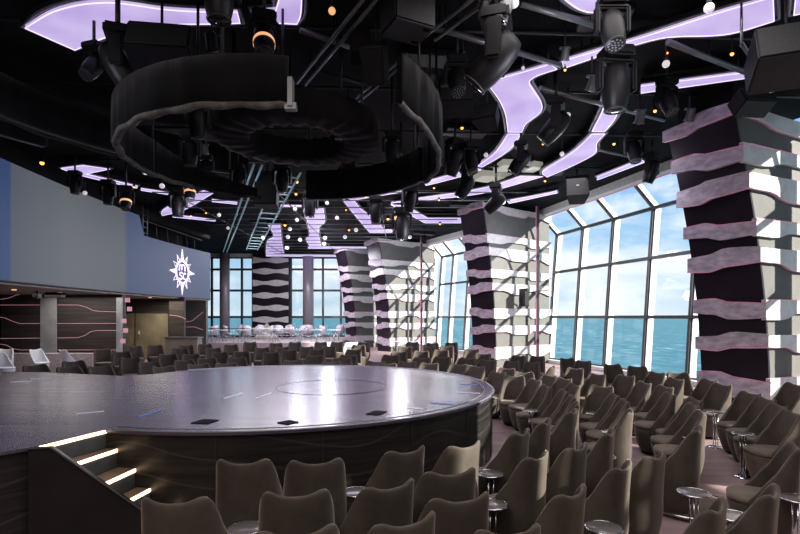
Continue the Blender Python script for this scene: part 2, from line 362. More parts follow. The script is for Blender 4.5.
# ------------------------------------------------------------------ windows
def frame3(o2, a, nrm):
    return o2
PROF = [(0,.12),(.14,2.1),(.30,4.2),(.46,6.0),(-.42,6.86)]
def windowbay(num, A, B, ts, label):
    A = Vector((*A,0)); B = Vector((*B,0)); d = (B-A).normalized(); out = Vector((-d.y,d.x,0))
    if out.x < 0: out = -out
    def pt(t, k, ex=0):
        o2, z = PROF[k]; p = A+(B-A)*t+out*(o2+ex); return Vector((p.x,p.y,z))
    root = empty('window_%d' % num, (0,0,0)); root['kind'] = 'structure'
    # mullions
    for t in ts:
        bm = NB()
        for k in range(4):
            a = pt(t,k); b2 = pt(t,k+1)
            ax = d*.05; ox = out*.09
            for (c0, c1) in ((a,b2),):
                vs = []
                for p in (c0, c1):
                    vs += [p-ax-ox*.2, p+ax-ox*.2, p+ax+ox, p-ax+ox]
                v = [bm.verts.new(q) for q in vs]
                for f in ((0,1,5,4),(1,2,6,5),(2,3,7,6),(3,0,4,7),(3,2,1,0),(4,5,6,7)): bm.faces.new([v[i] for i in f])
        obj('mullion', bm, 'mullion', root)
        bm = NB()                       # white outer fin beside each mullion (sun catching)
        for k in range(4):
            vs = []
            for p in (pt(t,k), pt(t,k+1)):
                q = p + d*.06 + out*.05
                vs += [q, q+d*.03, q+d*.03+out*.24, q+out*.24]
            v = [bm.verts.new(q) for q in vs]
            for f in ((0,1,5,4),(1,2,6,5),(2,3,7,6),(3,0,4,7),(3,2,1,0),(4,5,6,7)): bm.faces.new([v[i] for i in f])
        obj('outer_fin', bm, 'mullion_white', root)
    for k in range(5):
        bm = NB(); a = pt(ts[0],k); b2 = pt(ts[-1],k); h = .055 if k not in (0,4) else .07
        vs = []
        for p in (a,b2): vs += [p-out*.03+Vector((0,0,-h)), p+out*.10+Vector((0,0,-h)), p+out*.10+Vector((0,0,h)), p-out*.03+Vector((0,0,h))]
        v = [bm.verts.new(q) for q in vs]
        for f in ((0,1,5,4),(1,2,6,5),(2,3,7,6),(3,0,4,7),(3,2,1,0),(4,5,6,7)): bm.faces.new([v[i] for i in f])
        obj('transom', bm, 'mullion', root)
    bm = NB()
    for k in range(4):
        vs = [pt(ts[0],k,.06), pt(ts[-1],k,.06), pt(ts[-1],k+1,.06), pt(ts[0],k+1,.06)]
        bm.faces.new([bm.verts.new(q) for q in vs])
    obj('pane', bm, 'glass', root)
    bm = NB()
    a = A+(B-A)*ts[0]; b2 = A+(B-A)*ts[-1]
    vs = []
    for p in (a,b2): vs += [p-out*.35, p+out*.1, p+out*.1+Vector((0,0,.14)), p-out*.35+Vector((0,0,.14))]
    v = [bm.verts.new(q) for q in vs]
    for f in ((0,1,5,4),(1,2,6,5),(2,3,7,6),(3,0,4,7),(3,2,1,0),(4,5,6,7)): bm.faces.new([v[i] for i in f])
    obj('sill', bm, 'sill', root)
    # valance strip under the ceiling with thin pink line
    bm = NB(); vs = []
    for p in (a,b2):
        q = p-out*.42; vs += [q-out*.35+Vector((0,0,6.72)), q+Vector((0,0,6.72)), q+Vector((0,0,7.0)), q-out*.35+Vector((0,0,7.0))]
    v = [bm.verts.new(q) for q in vs]
    for f in ((0,1,5,4),(1,2,6,5),(2,3,7,6),(3,0,4,7),(3,2,1,0),(4,5,6,7)): bm.faces.new([v[i] for i in f])
    obj('valance', bm, 'valance', root)
    bm = NB(); tube(bm, a-out*.44+Vector((0,0,6.71)), b2-out*.44+Vector((0,0,6.71)), .022); obj('pink_line', bm, 'pinkedge', root)
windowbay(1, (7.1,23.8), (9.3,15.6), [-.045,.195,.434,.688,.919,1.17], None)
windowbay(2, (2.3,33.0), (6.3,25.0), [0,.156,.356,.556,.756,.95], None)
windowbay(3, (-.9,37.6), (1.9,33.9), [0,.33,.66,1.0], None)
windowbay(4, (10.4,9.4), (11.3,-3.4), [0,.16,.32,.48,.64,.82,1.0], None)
# solid side wall nearest to the camera, right
bm = NB(); box(bm, 11.1,11.3,-5,-3.5,-.3,7.0); struct('wall_right', bm, 'valance')
bm = NB(); box(bm, -16,11.3,-5.2,-5,-.3,7.2); struct('wall_back', bm, 'soffit')
bm = NB(); box(bm, 10.2,10.5,9.5,9.9,0,7.0); struct('wall_right_pier', bm, 'col_grey')

# rear glazing (frontal)
YB = 39.5
def X_(px, d): return (px-400)/F*d
def backwin(num, x0, x1, mull):
    root = empty('window_%d' % num, (0,0,0)); root['kind'] = 'structure'
    for px in mull:
        bm = NB(); x = X_(px,YB); box(bm, x-.075,x+.075, YB-.08,YB+.08, .55,6.75); obj('mullion', bm, 'mullion', root)
    for z in (.62,2.1,4.15,5.78,6.7):
        bm = NB(); box(bm, X_(x0,YB),X_(x1,YB),YB-.06,YB+.06,z-.08,z+.08); obj('transom', bm, 'mullion', root)
    bm = NB(); box(bm, X_(x0,YB),X_(x1,YB),YB-.01,YB+.01,.6,6.7); obj('pane', bm, 'glass', root)
    return root
backwin(5, 196, 254, (197,212,242,253))
backwin(6, 290, 350, (291,323,341,350))
bm = NB(); box(bm, -16,-4.0,YB-.15,YB+.15,6.72,7.0); struct('trim_1', bm, 'valance')
bm = NB(); box(bm, -16,-15.6,YB-.1,YB+.1,.5,7.0); struct('wall_rear', bm, 'black')
for (x0,x1,lab) in ((220,229.5,'grey metallic pillar between the two left rear windows'),(303,313.5,'pale metallic pillar right of the striped rear panel')):
    r_ = empty('pillar', (X_((x0+x1)/2,YB-.7),YB-.7,.55), 0, lab, 'pillar'); bm = NB(); rr = (x1-x0)/2/F*YB
    lathe(bm, [(rr,0.02),(rr,6.4)]); obj('shaft', bm, 'pillar', r_, True)
    bm = NB(); lathe(bm, [(rr*1.25,0),(rr*1.25,.12)]); obj('foot_ring', bm, 'steel', r_)

# ------------------------------------------------------------------ banded columns
BZ = [(5.38,.26),(4.78,.33),(3.94,.24),(3.32,.30),(2.28,.28),(1.56,.26),(.62,.34)]
def lean(z, top, s):         # overhang towards the room
    t = max(0,min(1,z/top)); return s*(t**2.0)
def column(P0, u, wid, L, top, s, label, seed):
    """P0 near inner corner at the base; u = outward direction; v = along inner end face"""
    u = Vector((*u,0)).normalized(); v = Vector((-u.y,u.x,0))
    if v.y < 0: v = -v
    P0 = Vector((*P0,0))
    root = empty('banded_column', P0, 0, label, 'column', 'curved banded columns along the windows')
    def foot(z, e=0):
        o2 = -u*lean(z,top,s)
        oo = u*(lean(z,top,s)*0)
        w0 = .5*(1-(z/top))*.0
        a = o2 - v*e - u*e; b2 = o2 + v*(wid+e) - u*e; c = u*(L+e)+v*(wid+e); d = u*(L+e)-v*e
        return [Vector((p.x,p.y,z)) for p in (a,b2,c,d)]
    N = 26; zs = [top*i/N for i in range(N+1)]
    for nm, ids, mt in (('core', None, 'col_grey'), ('end_panel', None, 'col_dark')):
        bm = NB(); rings = []
        for z in zs:
            if nm == 'core': pts = foot(z); pts[0] = pts[0]+u*.06; pts[1] = pts[1]+u*.06
            else:
                f4 = foot(z); pts = [f4[0]-v*.004, f4[1]+v*.004, f4[1]+v*.004+u*.058, f4[0]-v*.004+u*.058]
            rings.append([bm.verts.new(p) for p in pts])
        for a, b2 in zip(rings, rings[1:]):
            for i in range(4): bm.faces.new((a[i],a[(i+1)%4],b2[(i+1)%4],b2[i]))
        bm.faces.new(rings[0]); bm.faces.new(rings[-1][::-1]); bmesh.ops.recalc_face_normals(bm, faces=bm.faces[:])
        obj(nm, bm, mt, root)
    rnd = random.Random(seed)
    bands = [(z,h) for z,h in BZ if z < top-.4] + [(top-.12,.22)]
    for bi, (zc, h) in enumerate(bands):
        bm = NB(); flip = 1 if (bi % 2) else -1
        # walk: far end of left.. end face, near face
        segs = []
        def addseg(n2, fn, side):
            for i in range(n2+1): segs.append((fn(i/n2), side, i/n2))
        def wave(t): # stepped wave like a bottle neck
            q = 0 if t < .3 else (1 if t > .55 else (t-.3)/.25); return (3*q*q-2*q*q*q)
        e = .07
        pts = []
        for i in range(13):     # end face from far corner to near corner
            t = i/12; wv = wave(t); zo = flip*.10*(wv-.5); hh = h*(1.05+.3*math.sin(PI*t))
            o2 = -u*(lean(zc,top,s)+e) + v*((wid+e)*(1-t)-e*t); pts.append((o2, zc+zo, hh, 1))
        M2 = 17
        for i in range(M2+1):
            t = i/M2; wv = wave((t*1.6)%1.0); zo = flip*.07*(.5-wv) ; hh = h*(1.0+.5*(wv if flip>0 else 1-wv))
            o2 = u*(-(lean(zc,top,s)+e) + t*(L+2*e+lean(zc,top,s))) - v*e; pts.append((o2, zc+zo, hh, 0))
        inner = []
        for (o2, z, hh, mi) in pts:
            pass
        prev = None
        for (o2, z, hh, mi) in pts:
            inn = (u*.09 if mi == 1 else v*.09)
            q = [bm.verts.new(o2+Vector((0,0,z-hh/2))), bm.verts.new(o2+Vector((0,0,z+hh/2))), bm.verts.new(o2+inn+Vector((0,0,z+hh/2))), bm.verts.new(o2+inn+Vector((0,0,z-hh/2)))]
            if prev is not None:
                for i in range(4):
                    try:
                        f = bm.faces.new((prev[i],prev[(i+1)%4],q[(i+1)%4],q[i])); f.material_index = pmi if pmi == mi else mi
                    except ValueError: pass
            prev = q; pmi = mi
        bmesh.ops.recalc_face_normals(bm, faces=bm.faces[:])
        bo = obj('band', bm, ['band','band_shaded'], root)
        bm = NB(); sgn = -1 if flip > 0 else 1
        path(bm, [o2+Vector((0,0,z+sgn*hh/2)) for (o2,z,hh,mi) in pts if not (mi == 0 and o2 == pts[12][0])], .009, 5)
        obj('pink_edge', bm, 'pinkedge', bo)
    bm = NB()
    f4 = foot(top)
    return root
column((7.6,10.5), (.9,.44), 1.42, 3.1, 6.25, 1.25, 'nearest curved column at the right with wavy bands shaded purple-grey around a dark face', 1)
column((4.0,21.3), (.78,.62), 1.3, 3.7, 6.75, .85, 'curved banded column between the two right window bays, small speaker on its sunlit side', 2)
column((-.58,30.8), (.78,.62), 1.3, 3.6, 6.75, .95, 'tall curved banded column left of the far right window bay', 3)
column((-3.0,34.6), (.78,.62), 1.2, 2.4, 6.75, .95, 'farthest curved banded column, beside the rear windows', 4)
for (ya,yb,lab) in ((.5,2.7,'wide added sun blocker shaped as a blind, out of view right of the camera'),(3.7,5.3,'narrow added sun blocker shaped as a blind, out of view right of the camera')):  # unseen blinds added to break the incoming sun into patches
    r = empty('added_sun_blind', (10.35,(ya+yb)/2,0), 0, lab, 'blind'); hw = (yb-ya)/2
    bm = NB(); box(bm, -.01,.01,-hw,hw,.3,6.5); obj('blocker_cloth', bm, 'col_grey', r)
    bm = NB(); tube(bm, (0,-hw,6.55),(0,hw,6.55),.06); obj('roller', bm, 'pipe', r)
    bm = NB(); tube(bm, (0,-hw,.3),(0,hw,.3),.025); obj('bottom_bar', bm, 'pipe', r)
    for y_ in (-hw,hw):
        bm = NB(); tube(bm, (0,y_,6.5),(0,y_,ZC+.01),.03); obj('bracket', bm, 'pipe', r)
column((8.6,-1.6), (.98,.2), 1.3, 2.2, 6.5, 1.0, 'added banded column out of view right of the camera, blocking part of the sun', 5)  # unseen column added to keep sun off part of the foreground
# black box on top of the nearest column (carries speakers / duct)
bm = NB(); box(bm, -.75,.55,-.1,1.1,0,.7, mat4=Matrix.Translation((7.35,10.7,6.28))@Matrix.Rotation(.45,4,'Z'))
tag(obj('ceiling_duct_box', bm, 'blackgear'), 'matt black duct box sitting on top of the nearest banded column', 'duct box')
# vertical slim posts in front of the columns' lit faces
for (px, d, lab) in ((537.5,22.4,'slim pink-edged vertical post in front of the middle banded column'),(421.5,31.2,'slim vertical post in front of the tall column at the rear'),):
    x = X_(px,d); bm = NB(); box(bm, x-.06,x+.06,d-.06,d+.06,0,6.98); p_ = obj('slim_post', bm, 'mullion'); tag(p_, lab, 'post')
    bm = NB(); box(bm, x-.085,x-.062,d-.065,d-.03,0.01,6.97); obj('pink_edge', bm, 'pinkedge', p_)
# striped frontal panel at the rear
x0 = X_(254.5,YB); x1 = X_(290,YB)
root = empty('striped_wall_panel', ((x0+x1)/2,YB-.3,.55), 0, 'wide dark rear wall panel with white wavy horizontal bands between the rear windows', 'wall panel')
bm = NB(); box(bm, x0-root.location.x, x1-root.location.x, -.15,.4,0.001,6.4); obj('back_board', bm, 'col_dark', root)
for i, z in enumerate((.5,1.35,2.25,3.2,4.15,5.05,5.9)):
    bm = NB(); prev = None; W = x1-x0
    for k in range(17):
        t = k/16; wv = .5+.5*math.cos(2*PI*t*1.5+(PI if i%2 else 0)); hh = .26+.24*wv
        q = [bm.verts.new((-W/2+W*t, y, z+s_*hh/2)) for (y,s_) in ((-.22,-1),(-.22,1),(-.15,1),(-.15,-1))]
        if prev:
            for j in range(4): bm.faces.new((prev[j],prev[(j+1)%4],q[(j+1)%4],q[j]))
        prev = q
    bmesh.ops.recalc_face_normals(bm, faces=bm.faces[:])
    obj('band', bm, 'band', root)

# ------------------------------------------------------------------ stage
SC = Vector((-2.02,8.62,0)); SR = 3.56; SH = .95
ps = P(38,446,SH); pc = P(109,428.7,SH)
stage = empty('stage', (SC.x,SC.y,0), 0, 'large low round stage with glossy violet-grey boards and dark curved sides', 'stage')
off = Vector((SC.x,SC.y,0))
# circle starts where the stairs meet it, goes counter clockwise round right and back to the left
a0 = math.atan2(pc.y-SC.y, pc.x-SC.x); farp = P(190,370.4,SH); a1 = math.atan2(farp.y-SC.y, farp.x-SC.x)
if a1 < a0: a1 += 2*PI
circ = [SC+Vector((math.cos(a0+(a1-a0)*i/90)*SR, math.sin(a0+(a1-a0)*i/90)*SR, 0)) for i in range(91)]
back = [P(152,374.2,SH), P(120,375.7,SH), P(86,374.2,SH), P(45,372.2,SH), P(0,371.5,SH), Vector((-10.4,11.9,SH))]
front = [Vector((-10.4,1.0,SH)), Vector((-5.6,1.6,SH)), P(0,452.3,SH), ps]
poly = circ + back + front
poly = [(p.x-off.x, p.y-off.y) for p in poly]
bm = NB(); prism(bm, poly, SH-.028, SH); obj('deck', bm, 'stage_top', stage)
def inset(poly, d):
    n2 = len(poly); out = []
    for i in range(n2):
        p = Vector(poly[i]); a = Vector(poly[i-1]); c = Vector(poly[(i+1)%n2]); t = (c-a); 
        if t.length < 1e-6: out.append(tuple(p)); continue
        t.normalize(); nn = Vector((-t.y,t.x)); out.append(tuple(p+nn*d))
    return out
bm = NB(); prism(bm, inset(poly,.035), .002, SH-.029); obj('side_cladding', bm, 'stage_side', stage)
# vertical seams on the side
bm = NB()
for k in range(1,11):
    a = a0+(a1-a0)*k/14.0+.03
    p = Vector((math.cos(a),math.sin(a),0))*(SR-.032); mt = Matrix.Translation((p.x,p.y,0))@Matrix.Rotation(a,4,'Z')
    box(bm, -.006,.006,-.007,.007,.02,SH-.035, mat4=mt)
obj('side_seams', bm, 'pipe', stage)
# thin metal trim rings round the edge of the deck
for rr, w_, nm in ((SR-.02,.018,'edge_trim'),(SR-.16,.010,'inner_trim')):
    bm = NB(); path(bm, [Vector((math.cos(a0+(a1-a0)*i/120)*rr, math.sin(a0+(a1-a0)*i/120)*rr, SH+.001)) for i in range(121)], w_*.6, 5); obj(nm, bm, 'pipe_light', stage)
bm = NB(); path(bm, [Vector((math.cos(t)*.9+.9, math.sin(t)*.9-.2, SH)) for t in [2*PI*i/60 for i in range(60)]], .004, 4, True); obj('turntable_seam', bm, 'hatch', stage)

# stage tape marks and floor boxes
def mark(a, b2, w_, m_, lab, cat, name, dz=.004, group=None):
    a = P(*a,SH); b2 = P(*b2,SH); d = (b2-a); d.z = 0; L = d.length; ang = math.atan2(d.y,d.x)
    bm = NB(); box(bm, 0,L,-w_/2,w_/2,0,dz); o = obj(name, bm, m_); o.location = (a.x,a.y,SH+.0006); o.rotation_euler = (0,0,ang); tag(o, lab, cat, group); return o
mark((199,424),(211,420),.20,'hatch','open black floor box at the front of the stage, left of centre','floor box','floor_box',.008)
mark((282,424),(294,421.5),.16,'hatch','black floor box at the front of the stage, right of the first','floor box','floor_box',.008)
mark((372,415),(381,411.5),.16,'hatch','dark floor box near the right front of the stage','floor box','floor_box',.008)
mark((76,414),(104,411.5),.05,'tape_white','dashed white tape strip on the left of the stage above the stairs','tape','tape_strip')
mark((224,398.5),(243,393),.03,'tape_white','thin white tape line near the middle of the stage, left of its twin','tape','tape_strip')
mark((256,398.5),(271,393),.03,'tape_white','thin white tape line near the middle of the stage, right of its twin','tape','tape_strip')
mark((431,403),(454,404.5),.06,'tape_blue','blue tape strip at the right front edge of the stage','tape','tape_strip')
mark((407,408),(424,409),.05,'tape_white','white tape piece left of the blue tape on the stage','tape','tape_strip')
mark((458,393),(480,393.5),.04,'tape_white','white tape strip near the right edge of the stage','tape','tape_strip')
mark((460,384.5),(478,384.8),.04,'tape_blue','thin blue tape strip near the far right edge of the stage','tape','tape_strip')
mark((12,382),(30,381.5),.16,'tape_white','broad white tape patch on the far left of the stage','tape','tape_strip')
mark((32,378.8),(52,378.4),.12,'tape_white','white tape patch behind the broad one on the far left of the stage','tape','tape_strip')
mark((55,375.8),(70,375.6),.10,'tape_white','short white tape patch at the back left edge of the stage','tape','tape_strip')
mark((138,417),(162,410),.03,'tape_blue','thin pale blue tape line above the stairs','tape','tape_strip')

# ------------------------------------------------------------------ stairs with led nosings
def nose(i):
    A_ = [(38,446,109,428.7),(73,463,124,446),(98,485,142,465),(123,502,161,482),(152,519,183,499)]
    z = SH-.19*i; a = A_[i]; return P(a[0],a[1],z), P(a[2],a[3],z)
N_ = [nose(i) for i in range(5)]
st = empty('stage_stairs', (N_[0][0].x,N_[0][0].y,0), 0, 'short dark staircase with glowing warm edge strips at the left front of the stage', 'stairs')
so0 = Vector((N_[0][0].x,N_[0][0].y,0))
def at0(p, z): return (p.x-so0.x, p.y-so0.y)
def quadprism(bm, a, b2, c, d, z0, z1):
    prism(bm, [at0(q,0) for q in (a,b2,c,d)], z0, z1)
for i in range(0,5):
    z = SH-.19*i; a, b2 = N_[i]
    if i:
        pa, pb = N_[i-1]; tw = Vector((.012,-.0,0))
        bm = NB(); quadprism(bm, pa+tw, pb+tw, b2, a, z-.03, z); tr_ = obj('tread', bm, 'tread', st)
    bm = NB(); o3 = Vector((.012,-.002,0)); e_ = (b2-a).normalized()
    quadprism(bm, a+e_*.01, b2-e_*.01, b2-e_*.01+o3, a+e_*.01+o3, z-.036, z-.004); obj('led_strip', bm, 'white_led', tr_ if i else st)
    if i < 4:
        bm = NB(); o4 = Vector((-.012,0,0)); quadprism(bm, a, b2, b2+o4, a+o4, z-.19, z-.031); obj('riser', bm, 'riser', st)
# near stringer panel: follows the left ends of the steps, flat on top then sloping
L0 = N_[0][0]; L4 = N_[4][0]
dirv = Vector((L4.x-L0.x, L4.y-L0.y, 0)).normalized(); nrm = Vector((dirv.y,-dirv.x,0))
if nrm.y > 0: nrm = -nrm
s0 = L0-dirv*.05-so0; s0.z = 0
Lr = (Vector((L4.x,L4.y,0))-Vector((L0.x,L0.y,0))).length
prof = [(-.0,.002),(-.0,SH-.005),(.17,SH-.005),(Lr+.05,.24),(Lr+.10,.17),(Lr+.10,.002)]
bm = NB(); A = []; B = []
for t_, z_ in prof:
    q = s0+dirv*t_; A.append(bm.verts.new((q.x+nrm.x*.07,q.y+nrm.y*.07,z_))); B.append(bm.verts.new((q.x+nrm.x*.008,q.y+nrm.y*.008,z_)))
bm.faces.new(A); bm.faces.new(B[::-1]); n6 = len(prof)
for i in range(n6): bm.faces.new((A[i],A[(i+1)%n6],B[(i+1)%n6],B[i]))
bmesh.ops.recalc_face_normals(bm, faces=bm.faces[:]); obj('side_panel', bm, 'stair_side', st)
bm = NB(); path(bm, [s0+nrm*.075+dirv*t_+Vector((0,0,z_)) for t_, z_ in prof[1:5]], .012, 6); obj('edge_rail', bm, 'pipe', st)

# ------------------------------------------------------------------ LED screen and the walls under it
pl = [(-10.2,8.5),(-10.6,11.5),(-10.85,14),(-11.05,17),(-11.1,20.2),(-11.0,23.5),(-10.75,26),(-10.45,28.1)]
pl = [Vector((x,y,0)) for x,y in pl]
def spl(t):   # catmull through pl by y
    n2 = len(pl)-1; f = t*n2; i = min(int(f),n2-1); u = f-i
    p0 = pl[max(i-1,0)]; p1 = pl[i]; p2 = pl[i+1]; p3 = pl[min(i+2,n2)]
    return .5*((2*p1)+(p2-p0)*u+(2*p0-5*p1+4*p2-p3)*u*u+(3*p1-p0-3*p2+p3)*u*u*u)
scr = empty('led_screen', (-10.9,18,0), 0, 'huge curved led wall glowing grey and blue left of the stage', 'screen')
bm = NB(); K = 60; ZB = 3.08
off2 = Vector((-10.9,18,0))
prev = None
for i in range(K+1):
    p = spl(i/K); zt = 6.42 if p.y < 21.7 else 5.62
    if i and p.y >= 21.7 and prev_y < 21.7: jump = True
    prev_y = p.y
    q = [bm.verts.new((p.x,p.y,ZB)), bm.verts.new((p.x,p.y,zt)), bm.verts.new((p.x-.3,p.y,zt)), bm.verts.new((p.x-.3,p.y,ZB))]
    if prev:
        for j in range(4): bm.faces.new((prev[j],prev[(j+1)%4],q[(j+1)%4],q[j]))
    else: bm.faces.new(q)
    prev = q
bm.faces.new(prev[::-1])
bmesh.ops.recalc_face_normals(bm, faces=bm.faces[:])
so_ = obj('display_surface', bm, 'screen', None); so_.parent = scr; so_.matrix_parent_inverse = Matrix.Translation(-off2)
# lower edge lip
bm = NB(); path(bm, [spl(i/K)+Vector((.01,0,ZB)) for i in range(K+1)], .025, 5); lp = obj('lower_lip', bm, 'pipe', scr); lp.matrix_parent_inverse = Matrix.Translation(-off2)
# black fascia above the screen
bm = NB(); prev = None
for i in range(K+1):
    p = spl(i/K); zt = 6.42 if p.y < 21.7 else 5.62
    q = [bm.verts.new((p.x-.02,p.y,6.43 if p.y<21.7 else 6.4)), bm.verts.new((p.x-.02,p.y,6.99)), bm.verts.new((p.x-.32,p.y,6.99)), bm.verts.new((p.x-.32,p.y,6.43 if p.y<21.7 else 6.4))]
    if prev:
        for j in range(4): bm.faces.new((prev[j],prev[(j+1)%4],q[(j+1)%4],q[j]))
    else: bm.faces.new(q)
    prev = q
bm.faces.new(prev[::-1]); bmesh.ops.recalc_face_normals(bm, faces=bm.faces[:]); struct('trim_2', bm, 'black')
# service opening above the lower screen part : rack bars + dark back
root = empty('rigging_gallery', (-11.6,25,5.6), 0, 'dark recessed rigging gallery with metal ladder frame above the right part of the screen', 'gallery')
bm = NB(); box(bm, -.6,-.5,-3.3,3.4,0,1.35); obj('back_plate', bm, 'black', root)
bm = NB()
for y in (-3.0,-2.6): tube(bm, (.5,y,.02),(.5,y,1.35),.03)
for k in range(5): tube(bm, (.5,-3.0,.15+.25*k),(.5,-2.6,.15+.25*k),.02)
obj('ladder_frame', bm, 'pipe_light', root)
bm = NB()
for y in (-1.8,-.7,.4,1.5,2.5): tube(bm, (.55,y,.02),(.3,y+.3,1.35),.025)
tube(bm, (.45,-3.2,.7),(.75,2.9,.7),.03); obj('bracing', bm, 'pipe', root)
# soffit
bm = NB()
pts = [(spl(i/20).x-.02, spl(i/20).y) for i in range(21)]
prism(bm, pts+[(-15.9,28.1),(-15.9,8.5)], ZB-.08, ZB-.005); struct('ceiling_soffit', bm, 'soffit')
bm = NB(); # small soffit downlights
# wood wall (frontal)
YW = 20.4
bm = NB(); box(bm, -15.95,X_(122,YW),YW,YW+.3,0,ZB-.09); struct('wall_wood', bm, 'wood_wall')
def wline(pts, d, r=.011):
    bm = NB(); path(bm, [D(x,y,d) for x,y in pts], r, 5); return bm
for i, pts in enumerate([[(0,299.5),(9,298),(16,295),(24,293.8),(121,293.8)],[(0,305),(78,305),(86,307),(93,310.5),(100,311.5),(121,312)],[(0,317),(5,318),(12,321),(19,323.5),(121,323.5)],[(0,338.5),(78,337.8),(85,335.5),(91,331.5),(97,330.5),(121,330.5)],[(0,344),(6,345),(13,348.5),(20,350),(121,350)]]):
    struct('trim_%d' % (i+3), wline(pts, YW-.02), 'pinkline')
for (x0_,x1_,lab) in ((40.5,57,'pale vertical mirror strip in the middle of the dark wood wall'),(116.5,122.5,'narrow mirror strip at the right end of the dark wood wall')):
    bm = NB(); box(bm, X_(x0_,YW-.05),X_(x1_,YW-.05),YW-.07,YW-.045,.02,ZB-.2)
    # shallow half round
    tag(obj('mirror_strip', bm, 'strip_pale'), lab, 'mirror')
# edge return with pink squares
# golden doors behind
YD = 25.5
def dpan(px0,px1,y0,y1,d,th,m_,parent=None,name='panel',origin=None):
    a = D(px0,y1,d); b2 = D(px1,y0,d); bm = NB(); box(bm, a.x,b2.x,d,d+th,max(a.z,.003),b2.z)
    return obj(name, bm, m_, parent)
g = empty('double_door', D(151,HZ,YD)-Vector((0,0,H)), 0, 'gold-toned flat double door in the recess right of the wood wall', 'door')
gi = Matrix.Translation(-g.location)
for (x0_,x1_,nm) in ((123,134,'side_leaf'),(135.5,168,'door_leaf')):
    q = dpan(x0_,x1_,313,364,YD,.06,'gold',g,nm); q.matrix_parent_inverse = gi
    if nm == 'door_leaf':
        bm = NB(); tube(bm, D(139,330,YD-.06), D(139,340,YD-.06), .02); h_ = obj('handle', bm, 'chrome', q)
q = dpan(120,172,311,313,YD-.05,.15,'pipe',g,'door_frame'); q.matrix_parent_inverse = gi
bm = NB(); box(bm, -15.9,X_(183,YD+.6),YD+.3,YD+.6,0,ZB-.09); struct('wall_recess', bm, 'wood_wall')
q = dpan(169,184,297,372,YD-.4,.2,'wood_wall',None,'dark_wall_panel'); tag(q,'dark wood panel right of the gold double door','wall panel')
q = dpan(183.5,206,297,372,28.6,.3,'col_grey',None,'grey_wall_panel'); tag(q,'grey wall panel with pink curved lines under the right end of the screen','wall panel')
bm = wline([(169,315),(178,316),(186,319)],YD-.45,.014); path(bm, [D(184,322,28.55),(D(192,321,28.55)),D(203,312,28.55)], .016, 5); path(bm, [D(184,327,28.55),(D(195,327,28.55)),D(203,330,28.55)], .016, 5)
obj('pink_lines', bm, 'pinkline', q)
for (px,py) in ((127.5,300),(129.5,309),(124,321),(125.5,330.5),(123,341)):
    bm = NB(); a = D(px,py,20.2); box(bm, -.09,.09,-.02,.02,-.09,.09); o = obj('pink_lamp', bm, 'pinkline'); o.location = a
    tag(o, 'small square pink lamp on the corner beside the gold door', 'wall lamp', 'pink square lamps down the wall corner')
# terrazzo ledge
bm = NB(); box(bm, -15.5,X_(92,19.2),19.2,19.7,0,.72); tag(obj('low_planter_wall', bm, 'ledge'), 'low pale pink terrazzo wall behind the white chairs at the left', 'low wall')

# logo : compass sun with oval and letters
def logo():
    # local frame on the screen surface: s runs along +Y (to the right in view), z up
    yc = 25.3; zc = 4.33
    def on(s, z, lift=.03):
        y = yc+s
        # find t with spl(t).y = y
        lo, hi = 0, 1
        for _ in range(30):
            mid = (lo+hi)/2
            if spl(mid).y < y: lo = mid
            else: hi = mid
        p = spl(lo); return Vector((p.x+lift, y, zc+z))
    root = empty('sun_logo', on(0,0,0), 0, 'white sun-shaped ship line emblem with letters in an oval, shown on the blue screen', 'logo')
    inv = Matrix.Translation(-root.location)
    def add(nm, bm, m_='logo'):
        o = obj(nm, bm, m_, root); o.matrix_parent_inverse = inv
    def star(a, ln, w_, r0=.56):
        # ray from the oval, as hollow outline
        ca, sa = math.cos(a), math.sin(a)
        ex, ez = .62, .60
        base = (ca*ex, sa*ez); tip = (ca*ln*1.0, sa*ln); nx, nz = -sa, ca
        bm = NB()
        pts = [on(base[0]+nx*w_,base[1]+nz*w_), on(tip[0],tip[1]), on(base[0]-nx*w_,base[1]-nz*w_)]
        path(bm, pts, .022 if ln < 1 else .03, 5)
        if ln > .95 or abs(ca) > .9:
            v = [bm.verts.new(p+Vector((.0,0,0))) for p in pts]; bm.faces.new(v)
        add('ray', bm)
    for k in range(12):
        a = PI/2+2*PI*k/12
        ln = 1.12 if k in (0,6) else (1.15 if k in (3,9) else .92)
        star(a, ln, .10)
    bm = NB(); path(bm, [on(.56*math.cos(t),.54*math.sin(t),.04) for t in [2*PI*i/40 for i in range(40)]], .045, 6, True); add('oval_ring', bm)
    bm = NB(); ce = [bm.verts.new(on(.53*math.cos(t),.51*math.sin(t),.015)) for t in [2*PI*i/40 for i in range(40)]]; bm.faces.new(ce); add('oval_field', bm, 'tape_navy')
    def stroke(pts, nm):
        bm = NB(); path(bm, [on(x,z,.05) for x,z in pts], .032, 6); add(nm, bm)
    stroke([(-.30,.05),(-.28,.30),(-.22,.36),(-.12,.34),(-.08,.28),(-.08,.08)], 'letter')
    stroke([(-.08,.28),(0,.36),(.12,.36),(.2,.28),(.22,.05)], 'letter')
    stroke([(-.02,-.06),(-.14,-.02),(-.26,-.08),(-.24,-.16),(-.1,-.2),(-.02,-.27),(-.08,-.36),(-.2,-.38),(-.29,-.33)], 'letter')
    stroke([(.28,-.08),(.18,-.04),(.08,-.12),(.07,-.26),(.14,-.36),(.28,-.34)], 'letter')
M['tape_navy'] = mat('logo_field', (.03,.04,.09), .5, emit=(.04,.06,.14), estr=.6)
logo()

